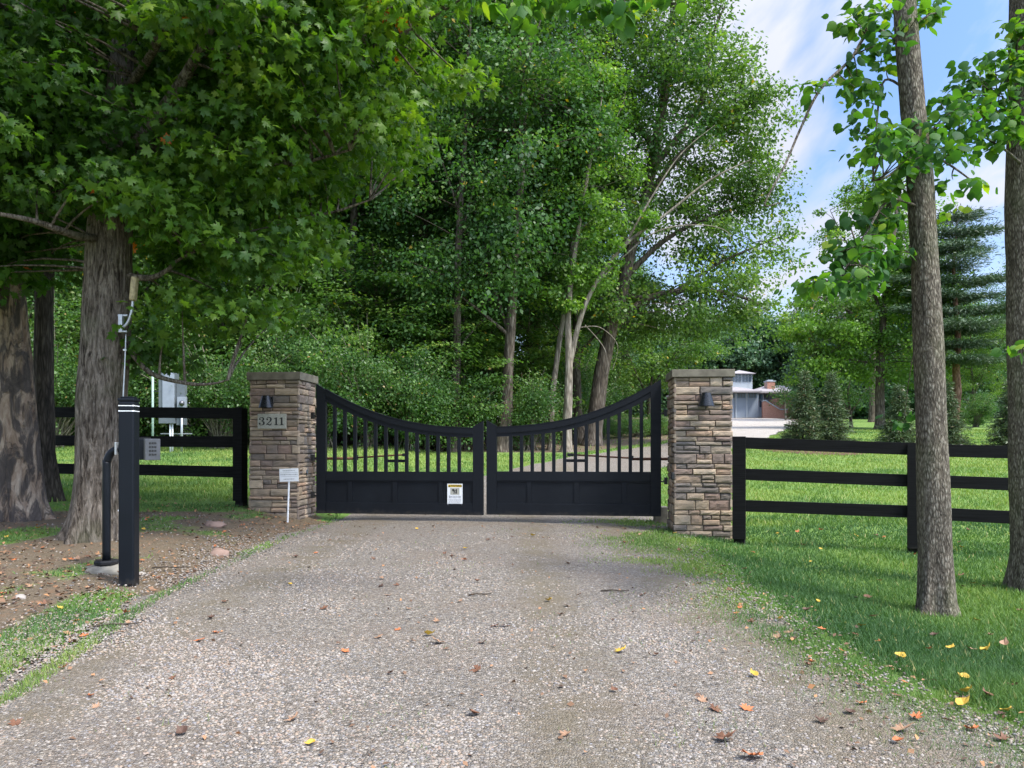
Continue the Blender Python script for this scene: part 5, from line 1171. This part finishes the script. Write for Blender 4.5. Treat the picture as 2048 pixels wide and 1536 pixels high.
t, mb, A_, x0, z0 = near_trunk('maple_tree', 0, D, [(1091, 188, 56), (1070, 190, 52), (1050, 192, 49), (1000, 195, 45), (900, 198, 43), (780, 203, 43.5), (720, 207, 44), (690, 209, 43), (600, 215, 42), (500, 217, 41), (420, 222, 38), (330, 230, 34), (200, 240, 28), (60, 248, 22), (-200, 255, 16), (-500, 262, 8)], M['bark_maple'],
        'big maple with a thick grey furrowed trunk just behind the banded post', 31,
        limbs=[(.09, [(232, 340), (290, 270, -.2), (360, 170, -.5), (420, 60, -.8), (470, -60, -1)]), (.075, [(225, 400), (300, 300, .3), (370, 230, .6), (480, 180, .9), (620, 90, 1.0), (760, 10, 1.1)]),
               (.05, [(300, 300, .3), (400, 240, .2), (450, 290, .0), (560, 330, -.2), (700, 300, -.4)]), (.03, [(252, 690), (300, 745), (370, 766, -.1), (420, 768, -.15), (455, 760, -.2)]), (.035, [(255, 552), (300, 556), (335, 540), (365, 515), (470, 470)]),
               (.07, [(215, 420), (150, 330, .2), (70, 260, .3), (-60, 200, .4)]), (.05, [(210, 480), (150, 470, -.4), (60, 440, -.8), (-50, 420, -1)]), (.05, [(240, 200), (330, 60, -.9), (380, -100, -1.4)]),
               (.045, [(480, 180, .9), (620, 130, .4), (760, 90, 0), (890, 20, -.3)]), (.04, [(230, 420), (360, 420, .5), (500, 440, .6), (640, 430, .6), (740, 400, .6)])])
r = np.random.default_rng(55)
ells = [(-3.9, 8.2, 5.1, 3.2, 2.6, 2.1), (-2.15, 7.8, 4.7, 1.75, 1.9, 1.25), (-2.9, 8.0, 3.35, 1.25, 1.4, .8), (-2.85, 8.1, 2.35, .75, .9, .42), (-6.2, 9.2, 4.3, 2.4, 2.4, 1.7), (-1.2, 7.5, 5.3, 1.0, 1.2, .75), (-1.9, 7.6, 4.4, 1.2, 1.2, .7), (-4.6, 7.2, 3.9, 1.5, 1.2, .9), (-6.0, 8.6, 3.0, 1.6, 1.4, .6), (-5.6, 8.3, 3.4, 1.1, 1.2, .7), (-3.35, 7.9, 1.95, .35, .4, .25)]
C = ell_sample(r, ells, 560, 2.2)
C = C[(C[:, 1] > 5.4)]
# keep the view line to the trunk's middle open
pxs = 1024+C[:, 0]/C[:, 1]*F; pys = HOR-(C[:, 2]-CAMZ)/C[:, 1]*F
bad = ((pxs > 150) & (pxs < 300) & (pys > 480)) | (pys > np.where((pxs > 300) & (pxs < 450), 790, 735)) | ((pxs < 175) & (pys > 575)) | ((pxs > 130) & (pxs < 310) & (pys > 430) & (C[:, 1] < D)) | ((pxs > 640) & (pys > 470)) | (pxs > 960) | ((pxs > 860) & (pys > 200))
C = C[~bad]
Cl = C-np.array([x0, D, z0])
for c in Cl[:]:
    k = np.argmin(((A_-c)**2).sum(1)+np.maximum(A_[:, 2]-c[2], 0)*1.0); p0 = A_[k]; l = np.linalg.norm(c-p0)
    b_ = bez(p0, (p0+c)/2+r.normal(size=3)*.06*l+np.array([0, 0, .08*l]), c, 6); v, f_ = tube_np(b_, np.linspace(.015, .004, 6), 4, False); mb.add(v.tolist(), f_)
mb.build('trunk', M['bark_maple'], t, True)
cm = crown('maple_leaves', Cl, np.clip(.5+(Cl[:, 0]-1.0)*.17+.6*(r.random(len(Cl))-.5), 0, 1), .40*(.7+.6*r.random(len(Cl))), 120, .088, M['maple'], 57, MAPLE, (0, 0, 3.5), .42, up=.45, droop=.75, accent=.0006, rand=.65)  # leaf tint grows lighter to the right: sunlit side painted into the colour
link('crown', cm, t)
oc = np.array([tuple(P(a_, b_, 6.9)-Vector((x0, D, z0))) for a_, b_ in ((748, 12), (779, 32), (798, 48))])
tag(link('orange_leaves', crown('orange_leaves', oc, np.ones(3), .055, 7, .085, M['maple'], 63, MAPLE, (0, 0, 3), .8, accent=1.0), t), 'small sprays of orange leaves at the top of the crown')
r = np.random.default_rng(59); C2 = ell_sample(r, [(-3.8, 8.6, 9.2, 4.3, 4.0, 3.0), (-3.6, 7.2, 7.6, 3.6, 2.6, 1.4)], 260, 1.9)-np.array([x0, D, z0])
link('upper_crown', crown('maple_upper', C2, r.random(len(C2)), .8, 60, .2, M['maple'], 61, LEAF4, (0, 0, 4), .5), t)
# conduit and clips on the trunk, area light on arm
tl = empty('area_light', P(247, 648, D-.24), 0, 'tan weathered area light on a curved silver arm bolted to the maple trunk', 'lamp'); lp0 = tl.location.copy()
dd = D-.24
pth = [tuple(P(px, py, dd)-lp0) for px, py in ((244, 655), (250, 652), (257, 642), (262, 628), (265, 612), (266, 596))]
MB().tube([tuple(p) for p in smooth(pth, 5)], .0135, 12).build('arm', M['galv'], tl, True)
Mx = Matrix.Rotation(math.radians(7), 4, 'Y')
hp = P(268, 578, dd)-lp0
MB().bevbox(-.026, .026, -.04, .04, -.115, .115, .02, M=Matrix.Translation(hp) @ Matrix.Rotation(math.radians(5), 4, 'Y')).build('lamp_head', M['tan'], tl, True)
MB().bevbox(-.028, .01, -.02, .02, -.085, .085, .004, M=Matrix.Translation(P(244, 647, dd)-lp0)).bevbox(-.045, .045, -.012, .012, -.008, .008, .003, M=Matrix.Translation(P(246, 631, dd)-lp0)).bevbox(-.04, .04, -.012, .012, -.008, .008, .003, M=Matrix.Translation(P(246, 663, dd)-lp0)).build('bracket', M['galv'], tl)
cb_ = [(252, 668), (250, 720), (246, 800), (242, 900), (240, 1000), (238, 1080)]
c0 = P(246, 800, D-.17)
ob = empty('power_cable', c0, 0, 'grey cable clipped down the right side of the maple trunk', 'cable')
MB().tube([tuple(p) for p in smooth([tuple(P(a_, b_, D-.17)-c0) for a_, b_ in cb_], 6)], .007, 8).build('cable', M['galv'], ob, True)
for a_, b_ in ((244.5, 801), (240, 1021), (250, 700)): MB().bevbox(-.016, .016, -.012, .008, -.008, .008, .003, M=Matrix.Translation(P(a_, b_, D-.175)-c0)).build('clip', M['white'], ob)

D = 9.3
t, mb, A_, x0, z0 = near_trunk('rotten_tree', 0, D, [(1060, 50, 50), (1040, 48, 44), (1000, 45, 38), (900, 38, 35), (780, 31, 32), (640, 18, 32), (500, 9, 30), (300, 5, 30), (0, 0, 24), (-400, 0, 10)], M['bark_rot'], 'old tree with a decayed patchy brown trunk at the far left edge', 41, ridges=12, amp=.09,
                        limbs=[(.07, [(10, 420), (-60, 300), (-120, 150)]), (.06, [(5, 300), (60, 200), (110, 80), (150, -60)])])
mb.build('trunk', M['bark_rot'], t, True)
r = np.random.default_rng(71); C2 = ell_sample(r, [(-6.2, 9.6, 6.6, 2.6, 2.2, 2.2)], 110, 1.9)-np.array([x0, D, z0])
link('crown', crown('rot_crown', C2, r.random(len(C2))*.5, .6, 60, .12, M['maple'], 72, MAPLE, (0, 0, 4), .5), t)
D = 11.6
t, mb, A_, x0, z0 = near_trunk('dark_trunk_tree', 0, D, [(1022, 108, 24), (1000, 104, 21), (950, 97, 19), (900, 90, 18), (700, 88, 17), (500, 90, 16.5), (200, 92, 14), (-400, 95, 6)], M['bark_dark'], 'slender nearly black trunk between the rotten tree and the big maple', 47, seg=48, ridges=14,
                        limbs=[(.05, [(90, 350), (150, 250), (200, 100)]), (.05, [(90, 300), (20, 200), (-40, 60)])])
mb.build('trunk', M['bark_dark'], t, True)
r = np.random.default_rng(73); C2 = ell_sample(r, [(-6.6, 11.9, 6.8, 2.8, 2.4, 2.6), (-5.5, 12, 4.8, 1.6, 1.5, 1.0)], 130, 1.9)-np.array([x0, D, z0])
link('crown', crown('dark_crown', C2, r.random(len(C2))*.6, .7, 60, .13, M['maple'], 74, MAPLE, (0, 0, 4), .5), t)

# ------------------------------------------------------------------ near right trees with broad leaves
def broad_tree(name, D, prof, label, seed, limbs, spots, up_ells, cr=.13, per=11):
    t, mb, A_, x0, z0 = near_trunk(name, 0, D, prof, M['bark_right'], label, seed, seg=72, ridges=26, amp=.03, limbs=limbs, roots=4)
    r = np.random.default_rng(seed+9); C = []
    for px, py, wx, wy, n_, dd in spots:
        for _ in range(max(1, int(n_*.8))):
            a_ = r.random()*6.283; q = math.sqrt(r.random()); p = P(px+wx*q*math.cos(a_), py+wy*q*math.sin(a_), D+dd+r.normal()*.22); C.append((p.x-x0, p.y-D, p.z-z0))
    C = np.array(C); Aall = A_
    for c in C:
        k = np.argmin(((Aall-c)**2).sum(1)); p0 = Aall[k]; l = np.linalg.norm(c-p0)
        if l < .05: continue
        b_ = bez(p0, (p0+c)/2+r.normal(size=3)*.08*l+np.array([0, 0, .1*l]), c, 6); v, f_ = tube_np(b_, np.linspace(.006, .0018, 6), 4, False); mb.add(v.tolist(), f_)
    U = ell_sample(r, [(e[0]-x0, e[1]-D, e[2]-z0, *e[3:]) for e in up_ells], 34, 1.5)
    mb.build('trunk', M['bark_right'], t, True)
    link('crown', crown('broad_leaves', C, r.random(len(C)), cr*(.7+.6*r.random(len(C))), int(per*1.25), .066, M['lime'], seed+11, BROAD, (0, 0, 3), .55, up=.6, droop=.7, accent=.002, rand=.55), t)
    link('upper_crown', crown('broad_upper', U, r.random(len(U)), .6, 26, .12, M['lime'], seed+13, LEAF4, (0, 0, 4), .5), t)
    return t
D = 5.4
broad_tree('young_tree', D, [(1240, 1874, 48), (1228, 1873, 39), (1205, 1872, 34), (1100, 1869, 30), (950, 1865, 28.5), (800, 1860, 28), (700, 1857, 27.5), (550, 1850, 26), (350, 1838, 24.5), (200, 1822, 23), (50, 1809, 20.5), (-100, 1800, 17), (-500, 1790, 10)],
           'young tree with a brown flaky trunk standing in front of the right fence', 81,
           [(.012, [(1815, 90), (1745, 60), (1700, 120, -.1), (1640, 180, -.2), (1600, 260, -.2), (1570, 330, -.25), (1535, 395, -.3), (1532, 412, -.3), (1562, 405, -.3)]),
            (.014, [(1840, 300), (1780, 350, -.2), (1745, 362, -.3)]), (.01, [(1835, 200), (1770, 160, .1), (1752, 260, 0), (1745, 340, -.1)]),
            (.01, [(1850, 420), (1780, 400, -.2), (1730, 470, -.4), (1680, 550, -.5), (1600, 580, -.6)]), (.012, [(1845, 270), (1900, 240, .1), (1955, 230, .1)]), (.01, [(1845, 300), (1900, 330, -.1), (1955, 370, -.2)]), (.01, [(1810, 60), (1860, 30, 0), (1885, 25, 0)])],
           [(1745, 30, 50, 35, 13, 0), (1770, 95, 30, 40, 7, 0), (1840, 20, 45, 30, 9, .1), (1690, 130, 26, 22, 3, -.1), (1635, 180, 28, 10, 3, -.2), (1740, 180, 40, 30, 8, 0), (1730, 240, 30, 30, 6, 0), (1770, 270, 35, 30, 6, -.1),
            (1830, 290, 75, 35, 20, -.25), (1730, 310, 28, 16, 3, -.1), (1890, 215, 40, 30, 7, .1), (1940, 250, 50, 45, 12, .1), (1900, 320, 45, 30, 8, 0), (1930, 370, 28, 22, 4, -.1), (1790, 400, 50, 45, 12, .1), (1740, 430, 50, 35, 9, -.2),
            (1740, 480, 65, 40, 16, -.3), (1700, 530, 55, 35, 12, -.4), (1640, 565, 50, 22, 8, -.5), (1790, 510, 30, 40, 5, 0), (1700, 570, 60, 14, 5, -.4), (1905, 420, 20, 15, 1, 0), (1815, 833, 14, 5, 1, .3)],
           [(2.6, 5.6, 9.0, 2.8, 2.8, 2.2)])
D = 6.3
broad_tree('young_tree', D, [(1190, 2070, 58), (1175, 2069, 48), (1100, 2066, 40), (900, 2060, 38), (600, 2055, 38), (417, 2052, 37), (200, 2052, 32), (0, 2052, 30), (-300, 2052, 22), (-500, 2046, 12)],
           'young tree with a grey brown trunk cut by the right edge of the photo', 91,
           [(.012, [(2040, 130), (2000, 180, -.3), (1960, 250, -.4)]), (.012, [(2045, 330), (2010, 300, -.5), (1960, 270, -.5)]), (.01, [(2090, 660), (2048, 682, -.6), (2010, 700, -.7)])],
           [(2020, 75, 30, 25, 6, -.3), (1985, 150, 50, 45, 12, -.3), (2000, 230, 48, 45, 14, -.4), (1960, 200, 45, 40, 8, -.3), (2035, 270, 25, 25, 5, -.4), (2030, 165, 22, 50, 7, -.4), (1965, 290, 30, 20, 4, -.3), (2034, 690, 14, 8, 1, -.7), (2040, 120, 12, 40, 5, -.4)],
           [(4.8, 6.8, 9.4, 2.8, 2.8, 2.2)])
# twig of broad leaves hanging into the top centre of the view, from a tree beside the camera
t = empty('overhanging_branch', P(1100, -120, 4.6), 0, 'leafy branch tips hanging down at the top centre above the gate', 'branch'); lp0 = t.location.copy(); dd = 4.6
mb = MB(); br_pts = [(1420, -260), (1300, -150), (1180, -70), (1060, -40), (960, -50)]
main = np.array(smooth([tuple(P(a_, b_, dd)-lp0) for a_, b_ in br_pts], 8)); v, f_ = tube_np(main, np.linspace(.014, .004, len(main)), 7, False); mb.add(v.tolist(), f_)
C = []; r = np.random.default_rng(99)
for px, py, wx, wy, n_ in ((1000, -10, 60, 20, 5), (1075, 0, 50, 28, 6), (1160, 0, 60, 25, 7), (1240, 10, 40, 22, 5), (1030, 20, 30, 18, 2), (1195, 5, 60, 18, 4), (1340, -15, 40, 15, 3)):
    for _ in range(n_):
        a_ = r.random()*6.283; q = math.sqrt(r.random()); p = P(px+wx*q*math.cos(a_), py+wy*q*math.sin(a_), dd+r.normal()*.15)-lp0; C.append(tuple(p))
C = np.array(C)
for c in C:
    k = np.argmin(((main-c)**2).sum(1)); b_ = bez(main[k], (main[k]+c)/2+r.normal(size=3)*.02, c, 5); v, f_ = tube_np(b_, np.linspace(.004, .0015, 5), 4, False); mb.add(v.tolist(), f_)
mb.build('stem', M['bark_right'], t, True)
link('leaves', crown('tips', C, .6+.4*r.random(len(C)), .1, 9, .08, M['lime'], 98, BROAD, (0, 0, 1), .6, up=.5, droop=.9, accent=.01, rand=.5), t)

# ------------------------------------------------------------------ fallen leaves (individuals)
fl_meshes = []
def fl_mesh(kind, seed, mat, curl):
    r = random.Random(seed); base = MAPLE if kind == 'm' else BROAD
    v = [(a_+r.uniform(-.04, .04), b_-.4+r.uniform(-.04, .04), curl*(a_*a_*1.6+(b_-.4)**2*1.2)+r.uniform(-.03, .06)+.03) for a_, b_, c_ in base[0]]
    mb = MB(); mb.add(v, [list(q) for q in base[1]]); return mb.mesh('fallen_leaf', mat)
kinds = [('brown', 'lf_brown', .40), ('orange', 'lf_orange', .2), ('tan', 'lf_tan', .18), ('yellow', 'lf_yellow', .09), ('dark brown', 'lf_dark', .13)]
fm = {k: [fl_mesh('m' if j < 2 else 'b', j*7+len(k), M[mk], .25+.3*j) for j in range(3)] for k, mk, _ in kinds}
rr_ = random.Random(21); spots = []
while len(spots) < 285:
    u = rr_.random()
    y = 2.5*(11.2/2.5)**(rr_.random()**.8); x = rr_.uniform(-.66*y, .66*y)
    L_, R_ = float(xl(y)), float(xr(y)); p = .3
    if x < L_: p = 1.0
    elif x > R_: p = .38
    elif y > 8.5: p = .6
    if abs(x-R_) < .35: p = .9
    if rr_.random() < p: spots.append((x, y))
nm = {'left': 'fallen leaf on the leaf littered verge left of the drive', 'drive': 'fallen leaf lying on the gravel drive', 'right': 'fallen leaf lying in the grass right of the drive'}
for x, y in spots:
    q = rr_.random(); acc = 0
    for k, mk, w_ in kinds:
        acc += w_
        if q < acc: break
    L_, R_ = float(xl(y)), float(xr(y)); where = 'left' if x < L_ else 'right' if x > R_ else 'drive'
    if where == 'right' and k == 'brown' and rr_.random() < .4: k = 'yellow'
    o_ = link('fallen_leaf', fm[k][2 if k == 'yellow' else rr_.randrange(3)]); s = rr_.uniform(.032, .06); o_.scale = (s, s, s*rr_.uniform(.6, 1.4))
    o_.location = (x, y, G(x, y)+(.02 if where == 'drive' else .012 if where == 'left' else .03)); o_.rotation_euler = (rr_.uniform(-.35, .35), rr_.uniform(-.35, .35), rr_.uniform(0, 6.28))
    tag(o_, 'dry '+k+' '+nm[where], 'leaf', k+' fallen leaves '+where)
for px, py, k, s, lab in ((1243, 1306, 'yellow', .065, 'bright yellow curled leaf alone on the gravel, largest yellow one'), (1808, 1466, 'tan', .075, 'large tan oak leaf at the lower right of the drive'), (1450, 1485, 'brown', .08, 'large brown crumpled leaf at the lower right of the drive'), (876, 1287, 'tan', .075, 'pale curled leaf in the middle of the drive'), (1505, 1522, 'orange', .08, 'rusty orange leaf at the bottom right of the picture')):
    D = 1.04*F/(py-HOR); x = X(px, D); o_ = link('fallen_leaf', fm[k][0]); o_.scale = (s, s, s*1.2); o_.location = (x, D, G(x, D)+.025); o_.rotation_euler = (.3, -.2, px); tag(o_, lab, 'leaf')
# litter and pebbles on the left verge (stuff)
n = 5200; y = ysample(n, 3.6, 12, 1.4); x = xl(y)-.05-rng.random(n)**1.2*3.6; kp_ = rng.random(n) < (.35+.65*vnoise(x, y, .6, 61)); x, y = x[kp_], y[kp_]; n = len(x)
sz = .012+.022*rng.random(n)
me = scatter_mesh('leaf_litter', np.stack([x, y, g(x, y)+.006+.01*rng.random(n)], 1), frames(rng.normal(size=(n, 3))*.35+np.array([0, 0, 1]), rng.normal(size=(n, 3))), sz*1.5, LEAF4[0], LEAF4[1], rng.random(n), None)
m, nt, b, o = newmat('litter'); a = nd(nt, 'ShaderNodeAttribute', attribute_name='tint'); r_ = ramp(nt, [(0, (.05, .03, .02)), (.5, (.16, .09, .05)), (.8, (.3, .16, .08)), (1, (.42, .2, .08))], a.outputs['Fac']); nt.links.new(r_.outputs[0], b.inputs['Base Color']); b.inputs['Roughness'].default_value = .8
me.materials.append(m); tag(link('leaf_litter', me), 'crumbled brown leaf litter under the maple left of the drive', 'leaf litter', kind='stuff')
n = 1800; y = ysample(n, 3.4, 10, 1.4); x = xl(y)-rng.random(n)**1.3*2.6; sz = .005+.008*rng.random(n)**2
me = scatter_mesh('verge_pebbles', np.stack([x, y, g(x, y)+.002], 1), randrot(n, .6), sz, sq, if_, rng.random(n), M['pebble'], True)
tag(link('verge_pebbles', me), 'scattered pebbles on the soil verge left of the drive', 'gravel', kind='stuff')
n = 1500; y = ysample(n, 2.5, 11.5, 1.2); x = xl(y)+(xr(y)+.3-xl(y))*rng.random(n); kp_ = rng.random(n) < (.25+.9*np.exp(-((x-xr(y))/.6)**2)+.5*sstep((y-8)/2)); x, y = x[kp_], y[kp_]; n = len(x)
me = scatter_mesh('leaf_crumbs', np.stack([x, y, g(x, y)+.026], 1), frames(rng.normal(size=(n, 3))*.4+np.array([0, 0, 1]), rng.normal(size=(n, 3))), .014+.022*rng.random(n), LEAF4[0], LEAF4[1], rng.random(n), m)
tag(link('leaf_crumbs', me), 'small brown leaf fragments strewn over the gravel drive', 'leaf litter', kind='stuff')
# sticks
for i, (px, py, l, a_, lab) in enumerate(((960, 1193, .16, .1, 'short brown stick lying across the middle of the drive'), (1230, 1185, .2, -.1, 'thin dark twig on the gravel near the grassy patch'), (235, 1257, .25, .25, 'thin twig on the verge near the bottom left grass'), (340, 1145, .3, .0, 'pale twig on the litter right of the banded post'))):
    D = 1.04*F/(py-HOR); x = X(px, D); mb = MB(); mb.tube([(-l/2, 0, 0), (-l*.1, .01, .008), (l*.2, -.008, .004), (l/2, .012, .006)], [.005, .006, .005, .003], 6); o_ = mb.build('stick', M['bark_wood'], None, True); o_.location = (x, D, G(x, D)+.022); o_.rotation_euler = (0, 0, a_); tag(o_, lab, 'stick')
